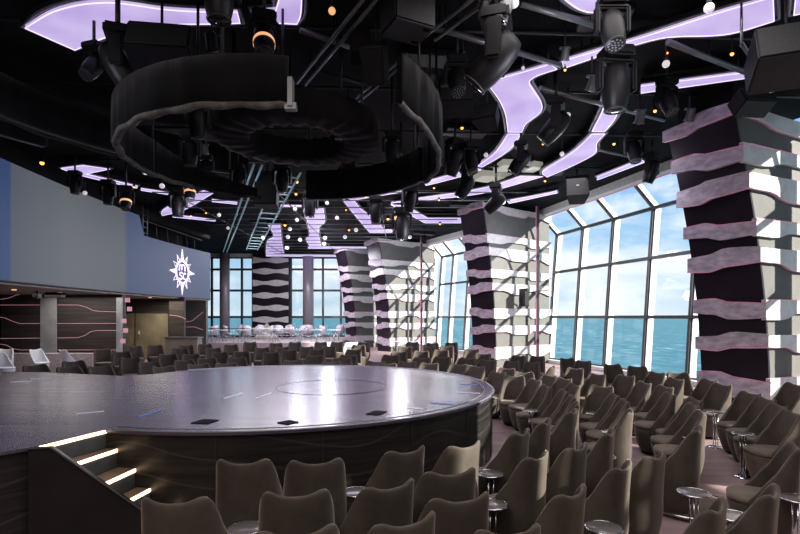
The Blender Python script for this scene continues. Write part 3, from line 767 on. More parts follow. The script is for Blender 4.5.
# ------------------------------------------------------------------ chairs
def pw(t, e): return math.copysign(abs(t)**e, t)
def shellpt(th, z, ofs=0.0):
    """outer outline of tub chair. th = 0 at the rear centre, + to the right side"""
    # width / depth scale with height
    if z < .44: s = .66+.34*math.sin(min(1,(z-.03)/.41)*PI/2)
    else: s = 1.0-.12*((z-.44)/.5)**1.1
    rx = (.295-ofs)*s; ry = (.315-ofs)*s
    x = rx*pw(math.sin(th),.66); y = -ry*pw(math.cos(th),.72)
    if z > .44:
        y *= 1.0-.32*((z-.44)/.5)           # flattened wrap near the top
        y -= .155*((z-.44)/.5)**1.15         # rearward lean
    return Vector((x,y,z))
def htop(th):
    d = abs(math.degrees(th))
    pts = [(0,.904),(9,.907),(20,.918),(31,.932),(40,.938),(50,.935),(59,.925),(67,.90),(74,.86),(81,.79),(88,.69),(95,.58),(102,.50),(108,.456)]
    for (a, za), (b2, zb) in zip(pts, pts[1:]):
        if d <= b2:
            t = (d-a)/(b2-a); pass
            return za+(zb-za)*t
    return .455
def make_chair():
    bmb = NB(); NT = 40; NV = 14; TH = math.radians(108)
    out = []; inn = []
    for i in range(NT+1):
        th = -TH+2*TH*i/NT; ht = htop(th); row = []; row2 = []
        for j in range(NV+1):
            v = j/NV; z = .05+(ht-.02-.05)*v
            row.append(bmb.verts.new(shellpt(th,z)))
        for j in range(NV+1):
            v = j/NV; z = .34+(ht-.02-.34)*v
            row2.append(bmb.verts.new(shellpt(th,z,.062-.012*v)))
        mid = (shellpt(th,ht,.010)+shellpt(th,ht,.045))/2
        cr_ = [bmb.verts.new(shellpt(th,ht-.006,.008)), bmb.verts.new(Vector((mid.x,mid.y,ht+.004))), bmb.verts.new(shellpt(th,ht-.006,.042))]
        out.append(row+cr_+row2[::-1])
    for a, b2 in zip(out, out[1:]):
        for k in range(len(a)-1):
            f = bmb.faces.new((a[k],b2[k],b2[k+1],a[k+1])); f.smooth = True
    for L in (out[0], out[-1]):
        bmb.faces.new(L if L is out[-1] else L[::-1])
    bmesh.ops.recalc_face_normals(bmb, faces=bmb.faces[:])
    root = empty('tub_chair', (0,0,0), 0, '', 'chair')
    obj('backrest', bmb, 'velvet', root)
    # seat base (front skirt) : full lofted cup slightly inside the shell
    bm = NB(); rs = []; SEG = 40
    for z, ofs in ((.05,.012),(.12,.012),(.22,.012),(.32,.012),(.39,.008),(.405,.02)):
        rs.append([bm.verts.new(shellpt(2*PI*i/SEG, min(z,.43), ofs)) for i in range(SEG)])
    for a, b2 in zip(rs, rs[1:]):
        for i in range(SEG):
            f = bm.faces.new((a[i],a[(i+1)%SEG],b2[(i+1)%SEG],b2[i])); f.smooth = True
    bm.faces.new(rs[0]); bm.faces.new(rs[-1][::-1]); bmesh.ops.recalc_face_normals(bm, faces=bm.faces[:])
    obj('seat_base', bm, 'velvet', root)
    bm = NB(); rs = []
    for z, ofs in ((.406,.03),(.415,.010),(.435,.006),(.452,.016),(.462,.05),(.468,.13),(.47,.22)):
        L = []
        for i in range(SEG):
            p = shellpt(2*PI*i/SEG, .43, ofs); 
            if p.y < -.2: p.y = -.2-(abs(p.y)-.2)*.2
            L.append(bm.verts.new((p.x,p.y,z)))
        rs.append(L)
    for a, b2 in zip(rs, rs[1:]):
        for i in range(SEG):
            f = bm.faces.new((a[i],a[(i+1)%SEG],b2[(i+1)%SEG],b2[i])); f.smooth = True
    bm.faces.new(rs[0]); bm.faces.new(rs[-1][::-1]); bmesh.ops.recalc_face_normals(bm, faces=bm.faces[:])
    obj('seat_cushion', bm, 'velvet_seat', root)
    bm = NB(); lathe(bm, [(.17,0),(.19,.012),(.19,.03),(.15,.049)], 24); obj('plinth', bm, 'plinth', root)
    return root
def facing(p, tgt=None):
    t = tgt or SC
    d = Vector((t.x-p.x, t.y-p.y, 0)); return math.atan2(d.y,d.x)-PI/2
BACK = .335; TOPZ = .925
# survey of chair backs: (column, row of the top edge, optional turn in degrees, optional label)
CH = []
def ch(px, py, turn=0, label=None): CH.append([px,py,turn,label])
L_ = 'taupe velvet tub chair '
ch(245,463,-8,L_+'in the front row, first right of the stairs')
ch(312,463,-4,L_+'in the front row, second right of the stairs')
ch(413,451,10,L_+'in the front row just right of the small round table')
ch(470,446,6,L_+'in the front row left of a chrome table')
ch(170,503,-4,L_+'at the bottom left corner in front of the stair foot')
ch(306,495,-6,L_+'in the second row behind the two front row chairs')
ch(388,488,14,L_+'in the second row, behind the small round table')
ch(455,475,-8,L_+'in the second row with its left corner peak highest')
ch(472,504,-4,L_+'of the third row, at the bottom centre, overlapping the chair ahead')
ch(344,531,0,L_+'cropped by the bottom edge, left of centre')
ch(373,527,16,L_+'mostly cropped by the bottom edge, behind the small round table')
ch(529,433,8,L_+'just right of the stage end beside the open mauve floor')
ch(553,422,8,L_+'right behind the one that stands beside the open mauve floor')
ch(551,456,10,L_+'turned side-on with a pointed right peak, centre foreground')
ch(582,449,2,L_+'seen squarely from behind in the centre right foreground')
ch(584,494,12,L_+'at the bottom edge, pointed right peak, right of centre')
ch(505,528,-10,L_+'at the bottom edge between the third row chair and a table')
ch(618,433,6,L_+'with a tall narrow pointed peak beside the chrome table post')
ch(637,412,-2,L_+'with a sunlit beige upper back, edge-on, right of centre')
ch(634,467,8,L_+'with a fully sunlit golden beige back in the right foreground')
ch(665,457,-4,L_+'tall and dark, right next to the sunlit beige-backed one')
ch(706,430,-6,L_+'with a sunlit rim, standing beside the bright floor patches')
ch(731,509,8,L_+'cropped by the bottom edge near the right corner, right peak high')
ch(786,494,4,L_+'filling the bottom right corner')
# right hand block, from the stage outwards
for a in ((537,379,-6),(552,386,-10),(570,391,-8),(579,398,-8),(582,405,-6),(580,410,14),
          (517,376,-52),(501,372,-34),
          (596,385,-46),(587,385,-10),(623,396,-6),(630,400,-4),
          (567,378,-30),(552,375,-24),(525,372,-50),(509,368,-40),
          (606,374,-36),(623,375,-40),(577,368,-44),(556,367,60),(533,362,-40),(514,361,-40),(519,355.5,-44),(538,356,-40),
          (565,358,-56),(585,360.5,-30),(610,364,-60),(636,366,-50),
          (652,383,-4),(668,386,-20),(682,395,2),(696,398,-16),(701,405,-10),(709,413,-6),
          (660,372,-20),(676,372,-60),(692,379,-16),(702,379.5,-4),
          (727,384,-24),(757,393,-40),(773,399,-26),(784,404,-10),(800,412,-24),(800,384,-10),(806,448,-14)):
    ch(a[0],a[1],-a[2]*(1.0 if abs(a[2]) > 45 else .45))
# behind the stage
for a in ((469,358),(473,349),(484,353.5),(489,360),(461,364),(478,366),(442,350),(442,357),(447.5,346),(452,342.5),
          (429,346.6),(433,343),(422,351),(425,357.5),(406,346.6),(413,342),(400,351.5),(392,355),(409,361.5),(387,363),(431,363),(378,361.5),
          (364,342),(359,345),(354,349.5),(349,355),(337,342),(329,346),(343,358),(321,342),(317,349),(315,355.5),(307,346.6),(332,361.5),
          (295,342),(289,350),(293,360),(276,343),(282,347),(271,352),(262,347.5),(250,342),(241,351),(236,357.5),(231,344.5),(219,352),(224,363),
          (213,348),(205,344),(206,358),(198,364),(186,345),(180,348),(190,354),(183,360),(174,368.5),(167,354),(159,367),(155,345),(148,361.5),
          (134,346),(129,357.5),(121,351.5),(102,349),(98,366),(72,361),(56,368),(33,365)):
    ch(*a)
proto = make_chair(); proto.scale = (.94,.93,1)
items = []
for px,py,turn,lab in CH:
    t = P(px,py,TOPZ)
    f = facing(t)+math.radians(turn)
    fwd = Vector((-math.sin(f),math.cos(f),0)); p = t+fwd*BACK; p.z = 0
    f = facing(p)+math.radians(turn)
    items.append([p,f,px,lab,turn])
# settle overlaps (chairs stand side by side, never inside one another)
def keep_off_stage(p):
    d = Vector((p.x-SC.x,p.y-SC.y,0)); 
    if d.length < SR+.42: q = SC+d.normalized()*(SR+.42); p.x, p.y = q.x, q.y
    if p.x < -4.0:                      # rear left edge of the stage block
        lim = 11.95
        if p.y < lim: p.y = lim
for it in range(140):
    for i in range(len(items)):
        for j in range(i+1, len(items)):
            a, b2 = items[i][0], items[j][0]; d = b2-a; d.z = 0
            # separation between seat centres and shifted back centres
            fa, fb = items[i][1], items[j][1]
            ca = a-Vector((-math.sin(fa),math.cos(fa),0))*.06; cb = b2-Vector((-math.sin(fb),math.cos(fb),0))*.06
            d = cb-ca; L = d.length; mn = .64 if min(a.y,b2.y) > 12 and items[i][2] < 495 else (.56 if items[i][2] < 495 else .545)
            if L < mn and L > 1e-6:
                k = (mn-L)/2*.6; u = d/L
                a -= u*k; b2 += u*k
    for q in items:
        if q[2] < 520: keep_off_stage(q[0])
keep = []
for q in items:
    if all(((q[0]-k_[0]).length > (.47 if q[2] > 495 or q[0].y < 9 else .56)) for k_ in keep): keep.append(q)
items = keep
def ordn(k):
    return ['','first','second','third','fourth','fifth','sixth','seventh','eighth','ninth','tenth','eleventh','twelfth','thirteenth','fourteenth','fifteenth','sixteenth'][k] if k <= 16 else '%dth' % k
zones = {}
for q in items:
    if q[3]: continue
    p = q[0]; r = (Vector((p.x,p.y,0))-SC).length; ri = max(1,int((r-SR-.2)/.95)+1)
    if q[2] < 495: z = ('behind', min(1+int((p.y-12.0)/1.9) if p.y > 12 else 1, 6))
    else: z = ('right', ri)
    zones.setdefault(z, []).append(q)
for (side, ri), L in zones.items():
    L.sort(key=lambda q: q[0].x/q[0].y if side == 'behind' else q[0].y)
    for k, q in enumerate(L):
        if side == 'behind': q[3] = 'taupe velvet tub chair behind the stage, %s row back, %s from the left' % (ordn(ri), ordn(k+1))
        else: q[3] = 'taupe velvet tub chair right of the stage, %s ring out, %s from the camera' % (ordn(ri), ordn(k+1))
for k, q in enumerate(items):
    if k == 0: o = proto; o.location = q[0]; o.rotation_euler = (0,0,q[1]); o['label'] = q[3]
    else: o = dup(proto, q[0], q[1], q[3])
    if q[2] < 495 and q[0].y > 9.5: o.scale = (1.12,1.0,1)
    elif q[2] > 495: o.scale = (.86,.88,1)
    o['group'] = 'taupe tub chairs around the stage'

# white chairs at the left wall
def remat(root, m_):
    cache = {}
    for c in root.children:
        if c.name.startswith('plinth'): continue
        me = c.data.copy(); me.materials.clear(); me.materials.append(M[m_]); c.data = me
wc = None
for k, (px,py,turn,lab) in enumerate(((4,353,75,'white vinyl tub chair at the left image edge behind the stage'),(27,347.5,22,'white vinyl tub chair facing the camera left of the wood wall strip'),(50,348.5,70,'white vinyl tub chair seen side-on right of the front-facing white one'),(74,349,150,'greyish white tub chair seen from behind beside the low terrazzo wall'))):
    t = P(px,py,TOPZ); f = PI+math.radians(turn); p = Vector((t.x,t.y,0)); p.y = min(p.y,18.5)
    if wc is None:
        wc = dup(proto, p, f, lab, 'white tub chairs by the wood wall'); remat(wc, 'white_vinyl'); wc.name = 'white_tub_chair'
    else: dup(wc, p, f, lab, 'white tub chairs by the wood wall')

# ------------------------------------------------------------------ side tables
def make_table():
    r = empty('side_table', (0,0,0), 0, '', 'table', 'small round side tables between the chairs')
    bm = NB(); lathe(bm, [(.10,.600),(.128,.603),(.128,.611),(.127,.612)], 28); obj('table_top', bm, 'glass_top', r, True)
    bm = NB(); path(bm, [Vector((.130*math.cos(2*PI*i/28),.130*math.sin(2*PI*i/28),.607)) for i in range(28)], .007, 6, True); obj('rim', bm, 'chrome', r)
    bm = NB()
    for a in (0,2.09,4.19): tube(bm, (.035*math.cos(a),.035*math.sin(a),.02),(.035*math.cos(a),.035*math.sin(a),.598),.007)
    obj('pole', bm, 'chrome', r)
    bm = NB(); lathe(bm, [(.12,0),(.12,.008),(.05,.02)], 24); obj('base', bm, 'chrome', r)
    return r
TB = [(248,528,'behind the first front row chair right of the stairs'),(363,489,'standing alone before the stage side in the front row gap'),(498,467,'right of the front row chair at the stage end'),
      (505,497,'pale-topped, in the gap right of the third row chair'),(603,456,'on a chrome post beside the tall pointed chair'),(604,527,'at the bottom edge left of the sunlit beige chair'),
      (694,492,'on a chrome post right of the tall dark chair'),(776,487,'by the pale seat near the right edge'),(733,515,'half hidden behind the bottom right chairs'),
      (612,433,'between the edge-on chairs right of centre'),(597,415,'in front of the wide chair seen from the front'),(545,411,'by the chair pair next to the stage end'),
      (659,415,'between the sunlit chair pairs, second ring'),(679,433,'in front of the chair with the sunlit rim'),(725,413.5,'left of the chairs under the dark column'),(764,435,'between the large chairs at the right edge')]
tp = make_table(); tp.scale = (1,1,.93)
for k, (px,py,lab) in enumerate(TB):
    p = P(px,py,.57); p.z = 0
    for it in range(30):
        for q in items:
            d = p-(q[0]-Vector((-math.sin(q[1]),math.cos(q[1]),0))*.05); d.z = 0
            if d.length < .40 and it < 8: p += d.normalized()*(.40-d.length)*.4
    lab = 'small round chrome-rimmed side table '+lab
    if k == 0: tp.location = p; tp['label'] = lab
    else: dup(tp, p, 0, lab)

# ------------------------------------------------------------------ terrace furniture
def make_tchair():
    r = empty('terrace_chair', (0,0,0), 0, '', 'chair', 'grey and white chairs on the rear terrace')
    bm = NB(); 
    prev = None
    for i in range(13):
        th = math.radians(-80+160*i/12); x = .29*math.sin(th); y = -.29*math.cos(th); ht = 1.02-.10*abs(math.sin(th))**3
        q = [bm.verts.new((x,y,.44)), bm.verts.new((x*1.08,y*1.08-.06,ht)), bm.verts.new((x*.96,y*.96-.04,ht)), bm.verts.new((x*.88,y*.88,.44))]
        if prev:
            for j in range(4): bm.faces.new((prev[j],prev[(j+1)%4],q[(j+1)%4],q[j]))
        prev = q
    bmesh.ops.recalc_face_normals(bm, faces=bm.faces[:]); obj('backrest', bm, 'grey_shell', r, True)
    bm = NB(); lathe(bm, [(.22,.40),(.25,.43),(.24,.47),(.1,.48)], 20); obj('seat', bm, 'white_vinyl', r, True)
    for sx_ in (-1,1):
        for sy_ in (-1,1):
            bm = NB(); tube(bm, (.15*sx_,.15*sy_,.41),(.23*sx_,.23*sy_,0),.014); obj('leg', bm, 'chrome', r)
    return r
def make_ttable():
    r = empty('terrace_table', (0,0,0), 0, '', 'table', 'white tables on the rear terrace')
    bm = NB(); lathe(bm, [(.42,.72),(.44,.735),(.42,.75)], 28); obj('table_top', bm, 'white_vinyl', r)
    for a in (0,1.57,3.14,4.71):
        bm = NB(); tube(bm, (.08*math.cos(a),.08*math.sin(a),.72),(.34*math.cos(a),.34*math.sin(a),0),.02); obj('leg', bm, 'chrome', r)
    return r
tcp = make_tchair(); first = True
TC = [(213,326,1),(228,325,-1),(237,326,2),(247,325,0),(258,325,1),(263,327,-2),(268,325,2),(279,326,0),(287,326,2.5),(294,327,-1),(302,325,1),(309,327,0),(325,326,-1),(343,325.5,1),(354,325.5,0)]
for k, (px,py,rz) in enumerate(TC):
    d = 33+1.6*((k*37)%3)-.3*(k%2); p = Vector((min(X_(px,d),-4.15),d,.551)); lab = 'small grey-backed chair on the rear terrace, %s from the left' % ordn(k+1)
    if k == 0: tcp.location = p; tcp.rotation_euler = (0,0,rz); tcp['label'] = lab
    else: dup(tcp, p, rz, lab)
ttp = make_ttable()
for k, px in enumerate((206,221,243,274,300,316,334)):
    d = 32.0 if px > 280 else 31.6; p = Vector((X_(px,d),d,.551)); lab = 'white round table on the rear terrace, %s from the left' % ordn(k+1)
    if k == 0: ttp.location = p; ttp['label'] = lab
    else: dup(ttp, p, 0, lab)
for k,(px,d) in enumerate(((412,27.6),(398,28.3))):
    p = Vector((X_(px,d),d,0)); dup(ttp, p, .3, 'white high table on the main floor by the tall column, %s of the pair' % ('right' if k == 0 else 'left'), 'white tables by the tall column')
# terrace rail
rr = empty('terrace_rail', (-13,30.7,.55), 0, 'thin metal rail with low posts along the front of the rear terrace', 'railing')
bm = NB(); tube(bm, (-1.0,0,.85),(8.3,0,.85),.025); tube(bm, (-1.0,0,.45),(8.3,0,.45),.012); obj('handrail', bm, 'chrome', rr)
for k in range(8):
    bm = NB(); tube(bm, (-1.0+1.33*k,0,0),(-1.0+1.33*k,0,.85),.022); obj('rail_post', bm, 'chrome', rr)
# dark counter left of the terrace
c_ = empty('bar_counter', Vector((X_(184,24.3),24.3,0)), 0, 'dark counter with pale top below the right end of the screen', 'counter')
bm = NB(); box(bm, -.75,.75,-.3,.3,0,1.1); obj('body', bm, 'soffit', c_)
bm = NB(); box(bm, -.8,.8,-.35,.35,1.101,1.15); obj('counter_top', bm, 'steel', c_)
# pale folded sail shape in front of the striped panel
bm = NB(); v = [bm.verts.new(q) for q in ((-.9,0,0),(.9,0,0),(.55,.5,0),(-.6,.5,0),(.02,.2,1.15))]
for f in ((0,1,4),(1,2,4),(2,3,4),(3,0,4)): bm.faces.new([v[i] for i in f])
bm.faces.new([v[3],v[2],v[1],v[0]])
o = obj('canvas_tent', bm, 'wicker'); o.location = (X_(266,37.4),37.4,.56); tag(o, 'pale pointed canvas cover in front of the striped rear panel', 'cover')

# ------------------------------------------------------------------ lavender ceiling panels
ZP = 6.7
PN = {
 'wide curved lavender light panel at the top left of the ceiling': [(25,28),(50,12),(80,4),(110,2),(135,5),(160,9),(185,11),(210,12),(237,12),(240,23),(210,24),(180,24),(150,26),(120,32),(98,40),(75,50)],
 'rounded lavender light panel end right of the wide curved one, cropped by the top edge': [(253,12),(276,10),(279,0),(280,-12),(302,-12),(301,16),(297,24),(258,22)],
 'small round-bottomed lavender panel cropped by the top edge right of centre': [(560,-5),(568,2),(578,9),(591,13),(605,10),(620,3),(632,-5)],
 'long lavender bar widening towards the top right': [(562,61),(610,47),(665,30),(720,12),(773,-3),(774,21),(732,34),(705,36),(682,36),(658,38),(610,52),(564,68)],
 'broad funnel-shaped lavender panel right of the draped ring': [(486,82),(520,73),(550,64),(557,69),(535,76),(528,82),(534,91),(542,103),(542,111),(535,117),(525,124),(522,132),(508,132),(506,114),(499,99)],
 'short curved lavender panel below the funnel-shaped one': [(508,134),(521,134),(512,148),(498,158),(482,167),(477,166),(495,154)],
 'thin curved lavender strip sweeping under the ring at right': [(475,168),(481,170),(466,175),(448,180),(426,185.5),(424.5,182),(448,175.5)],
 'thin lavender arc below the draped ring': [(339,196.5),(357,194),(399,188.5),(402,192),(375,196.5),(354,200)],
 'stepped diagonal lavender panel above the tall rear column': [(343,200),(354,201),(362,211),(376,219),(383,229),(392,230),(392,232.5),(370,232.5),(360,221)],
 'hooked lavender strip left of the middle column top': [(391,204.5),(406,206),(427,218),(461,218),(461,223),(425,223)],
 'long tapering lavender arc above the middle column': [(391,203),(431,199.5),(457,197),(483,193.5),(507,187),(543,176.5),(521,176),(495,185.5),(471,190.5),(431,196.5),(404,200)],
 'lavender arc panel sweeping left above the right window bay': [(540,172),(559,161),(576,150),(592,134),(605,134),(596,143),(597,151),(592,156),(568,168),(547,177)],
 'upright curved lavender panel above the sweeping arc': [(592,131.5),(604.7,131.5),(613,122),(618,113),(621.5,103),(615,92),(605,94),(604,109)],
 'straight lavender bar left of the big black speaker rack': [(641,86),(749,72),(754,77),(641,93)],
 'short lavender bar by the head of the right window bay': [(597,177),(641,159.5),(645,162),(597,180)],
 'thin lavender bar above the middle column speaker': [(507,200.5),(545,194),(557,190.5),(557,193),(509,203.5)],
 'lavender panel fragment cropped in the top right corner': [(796,-5),(825,-12),(825,8),(794,15)],
 'arrow-shaped lavender panel above the led screen': [(61,168.5),(84,165.5),(110,169),(86,174),(137.5,186.2),(137,188.2),(81,176)],
 'thin lavender strip right of the arrow-shaped panel': [(141,188.3),(180,194.3),(180,196.5),(141,190.3)],
 'thin lavender strip with square end left of the ring': [(144,167),(148,167),(148.5,171),(183,178),(182,180),(144,174)],
 'diagonal lavender panel above the rigging gallery': [(213,187),(221,188),(183,211.5),(162,215.7),(161,211.5),(173,204)],
 'long thin lavender strip below the diagonal panel': [(174,214.5),(215.5,219.8),(215.5,221.3),(172.6,217)],
 'short lavender strip beside the teal rails': [(212,199.3),(237,202.3),(237,204.3),(212,201.6)],
 'zigzag lavender panel over the rear seating, right one': [(304,207.5),(323,207.5),(325.5,223),(317,227),(321,246),(310,246),(305,238.5),(311,236)],
 'thin lavender strip joined to the right zigzag panel': [(281,205),(303.5,205.5),(303.5,207.5),(281,207)],
 'zigzag lavender panel over the rear seating, left one': [(268,224),(280,224),(281.4,241),(284,253.6),(266,253.6),(266.6,240),(275.5,237)],
 'long thin lavender strip just before the rear windows': [(266,254.6),(338.5,255),(338.5,256.6),(266,256.2)],
 'thin lavender strip above the farthest columns': [(308,246.8),(369.5,247),(369.5,248.6),(308,248.4)],
}
def soften(L):
    for _ in range(2):
        out = []; n2 = len(L)
        for i in range(n2):
            a, p, c = L[i-1], L[i], L[(i+1)%n2]; u = (p-a); w2 = (c-p)
            if u.length > 1e-6 and w2.length > 1e-6 and u.angle(w2) < math.radians(50) and n2 > 4:
                out += [p-u*.22, p+w2*.22]
            else: out.append(p)
        L = out
    return L
for lab, pts in PN.items():
    w_ = soften([P(x,y,ZP) for x,y in pts]); c = sum(w_, Vector())/len(w_); c.z = ZP
    root = empty('ceiling_light_panel', c, 0, lab, 'light panel', 'lavender light panels in the ceiling')
    loc = [(p.x-c.x,p.y-c.y) for p in w_]
    bm = NB(); prism(bm, loc, 0, .05); obj('diffuser', bm, 'panel', root)
    bm = NB(); path(bm, [Vector((x,y,-.004)) for x,y in loc], .010, 5, True); obj('glow_edge', bm, 'panel_edge', root)
    ar = sum(loc[i][0]*loc[(i+1)%len(loc)][1]-loc[(i+1)%len(loc)][0]*loc[i][1] for i in range(len(loc)))
    dd = -.07 if ar > 0 else .07
    outl = inset(loc, dd)
    bm = NB(); prism(bm, outl, .051, .13); obj('housing', bm, 'duct', root)
    bm = NB(); path(bm, [Vector((x,y,.03)) for x,y in outl], .026, 5, True); obj('trim', bm, 'pipe_light', root)
    k = max(1,len(loc)//3)
    for i in range(0,len(loc),k):
        bm = NB(); tube(bm, (loc[i][0]*.8,loc[i][1]*.8,.12),(loc[i][0]*.8,loc[i][1]*.8,ZC-ZP+.005),.012,seg=6); obj('hanger', bm, 'pipe', root)
# pale grid tiles between arcs
for k, pts in enumerate(([(493,172),(503,165),(514,165.5),(507,172)],[(521,173),(533,166.5),(543,168),(531,174)],[(473,181),(483,175.5),(499,177),(488,183)],[(491,183.5),(500,177.5),(512,178.5),(502,183.5)])):
    w_ = [P(x,y,6.8) for x,y in pts]; bm = NB(); prism(bm, [(p.x,p.y) for p in w_], 6.8, 6.99)
    tag(obj('pale_ceiling_tile', bm, 'grid_tile'), 'pale square ceiling tile between the lavender arcs, %s' % ['back left','back right','front left','front right'][k], 'ceiling tile', 'pale ceiling tiles')

# ------------------------------------------------------------------ draped ring above the stage
RC = Vector((SC.x+.0,SC.y,0))
RC = Vector((-1.93,8.72,0)); RR = 2.62
ring = empty('draped_truss_ring', RC+Vector((0,0,4.7)), 0, 'large open black fabric-draped ring truss hanging over the stage', 'truss')
def arcband(bm, r, zt, zb, A0, A1, th=.16, n2=80, wob=.0, mi=0):
    prev = None
    for i in range(n2+1):
        a = A0+(A1-A0)*i/n2; c, s_ = math.cos(a), math.sin(a); wv = wob*math.sin(a*37)+wob*.6*math.sin(a*61+1)
        t = i/n2; z1 = zt(t) if callable(zt) else zt; z0 = zb(t) if callable(zb) else zb
        q = [bm.verts.new((c*(r+wv),s_*(r+wv),z0)), bm.verts.new((c*(r+wv*.3),s_*(r+wv*.3),z1)), bm.verts.new((c*(r-th),s_*(r-th),z1)), bm.verts.new((c*(r-th+wv),s_*(r-th+wv),z0))]
        if prev:
            for j in range(4):
                f = bm.faces.new((prev[j],prev[(j+1)%4],q[(j+1)%4],q[j])); f.smooth = wob > 0; f.material_index = mi
        else: bm.faces.new(q)
        prev = q
    bm.faces.new(prev[::-1]); bmesh.ops.recalc_face_normals(bm, faces=bm.faces[:])
G0 = math.radians(-77)      # open end near the camera, right of centre
A1_ = math.radians(-62)
# main ring runs clockwise from G0 round the left to the far right
bm = NB(); arcband(bm, RR, .56, 0, G0, G0-math.radians(112), .14, 90, .006); obj('drape', bm, 'fabric', ring)
bm = NB(); arcband(bm, RR, lambda t: .56-.40*t, 0, G0-math.radians(112.3), G0-math.radians(166), .14, 60, .006); obj('drape', bm, 'fabric', ring)
bm = NB(); arcband(bm, RR, .62, 0, math.radians(93), math.radians(22.5), .14, 60, .006); obj('drape', bm, 'fabric', ring)
# right hand drape is taller
bm = NB(); arcband(bm, RR+.02, lambda t: 1.0-.25*t, lambda t: .35*(1-t)**2-.0, math.radians(-42), math.radians(22), .10, 60, .02); obj('drape', bm, 'fabric', ring)
# lower padded lip
def arcpts(r, z, A0, A1, n2=100, wob=.015):
    return [Vector((math.cos(a)*(r+wob*math.sin(a*23)), math.sin(a)*(r+wob*math.sin(a*17)), (z(t) if callable(z) else z)+wob*math.sin(a*31))) for a, t in [(A0+(A1-A0)*i/n2, i/n2) for i in range(n2+1)]]
bm = NB(); path(bm, arcpts(RR-.07, -.02, G0, G0-math.radians(135)), .055, 8); obj('padded_lip', bm, 'fabric_lip', ring)
bm = NB(); path(bm, arcpts(RR-.07, -.02, G0-math.radians(135), G0-math.radians(168)), .04, 8); obj('padded_lip', bm, 'duct', ring)
bm = NB(); path(bm, arcpts(RR-.03, lambda t: .35*(1-t)**2-.02, math.radians(-42), math.radians(22),70), .045, 8); obj('padded_lip', bm, 'fabric_lip', ring)
# clamps at the open ends
bm = NB(); p = Vector((math.cos(G0)*RR, math.sin(G0)*RR,0)); box(bm, p.x-.02,p.x+.04,p.y-.02,p.y+.12,-.05,.3); box(bm, p.x-.06,p.x+.08,p.y,p.y+.1,-.08,0); obj('end_clamp', bm, 'pipe_light', ring)
for a in (-95,-150,170,130,75,30,0,-30): 
    a = math.radians(a); x, y = math.cos(a)*(RR-.07), math.sin(a)*(RR-.07); bm = NB(); tube(bm, (x,y,.5),(x,y,ZC-4.69),.02); obj('hanger', bm, 'pipe', ring)
# inner soft ring
inner = empty('draped_inner_ring', Vector((-1.75,8.72,5.07)), 0, 'flat gathered black fabric annulus hanging inside the large ring', 'truss')
bm = NB(); NR = 96
prevr = None
for (r, z) in ((.80,.35),(.80,0),(.95,-.015),(1.2,-.01),(1.38,.02),(1.40,.35)):
    L = []
    for i in range(NR):
        a = 2*PI*i/NR; wv = .018*math.sin(a*24)+.012*math.sin(a*41+1)
        L.append(bm.verts.new((math.cos(a)*r, math.sin(a)*r, z+wv)))
    if prevr:
        for i in range(NR):
            f = bm.faces.new((prevr[i],prevr[(i+1)%NR],L[(i+1)%NR],L[i])); f.smooth = True
    prevr = L
bmesh.ops.recalc_face_normals(bm, faces=bm.faces[:]); obj('gathered_fabric', bm, 'fabric', inner)
for a in (0,1.57,3.14,4.71):
    bm = NB(); tube(bm, (math.cos(a)*1.1,math.sin(a)*1.1,.1),(math.cos(a)*1.1,math.sin(a)*1.1,ZC-5.06),.02); obj('hanger', bm, 'pipe', inner)
# pale cable on top of ring front
bm = NB(); path(bm, [Vector((math.cos(a)*2.9-2.05, math.sin(a)*2.9+8.72, 5.38)) for a in [math.radians(-100+i*2.5) for i in range(9)]], .012, 6)
# dark outer curtain ring (left)
oc = empty('outer_curtain_track', (-2.05,8.72,5.2), 0, 'wide dark curtain track curving round the left side above the stage', 'curtain')
bm = NB(); arcband(bm, 6.0, 1.5, .8, math.radians(228), math.radians(112), .5, 60, .01); obj('black_curtain', bm, 'fabric', oc)
bm = NB(); path(bm, arcpts(5.9, .79, math.radians(228), math.radians(112), 60, .02), .05, 8); obj('curtain_hem', bm, 'duct', oc)
bm = NB(); arcband(bm, 7.9, 1.75, 1.1, math.radians(222), math.radians(150), .3, 60, .01); obj('black_curtain', bm, 'fabric', oc)

# ------------------------------------------------------------------ rigging pipes
def pipe_thing(name, a, b2, r, m_, lab, double=0, rungs=0):
    a = Vector(a); b2 = Vector(b2); d = (b2-a); L = d.length; c = (a+b2)/2
    root = empty(name, c, math.atan2(d.y,d.x), lab, 'rigging pipe')
    tilt = math.asin(d.z/L)
    offs = (0,) if not double else (-double/2,double/2)
    for of in offs:
        bm = NB(); tube(bm, (-L/2*math.cos(tilt),of,-L/2*math.sin(tilt)),(L/2*math.cos(tilt),of,L/2*math.sin(tilt)),r,seg=8); obj('tube', bm, m_, root)
    if rungs:
        for k in range(rungs):
            bm = NB(); x = -L/2+L*(k+.5)/rungs; tube(bm, (x,-double/2,0),(x,double/2,0),r*.7,seg=6); obj('rung', bm, m_, root)
    for k in (-.4,0,.4):
        bm = NB(); tube(bm, (L*k,offs[0],0),(L*k,offs[0],ZC-c.z+.01),.014,seg=6); obj('hanger', bm, 'pipe', root)
    return root
for k, d in enumerate((3.6,4.9,6.3,8.0,10.2,12.6,15.4,18.5,22,26,30,34,37)):
    xr = 10.0 if d < 11 else (8.6 if d < 15 else (6.5-(d-15)*.33))
    pipe_thing('rigging_pipe', (-9.8,d,6.86),(xr,d+.9,6.86),.03,'pipe','dark cross pipe spanning the ceiling, %s from the camera' % ordn(k+1))
g_ = empty('lighting_grid', (0,28,6.62), 0, 'wide grid of thin grey pipes carrying the lights over the rear seating', 'lighting grid')
for k in range(15):
    y = -9.5+k*1.28; bm = NB(); tube(bm, (-9.0,y,0),(4.6-max(0,(y+28-19)*.42),y,0),.022,seg=6); obj('grid_pipe', bm, 'pipe_light', g_)
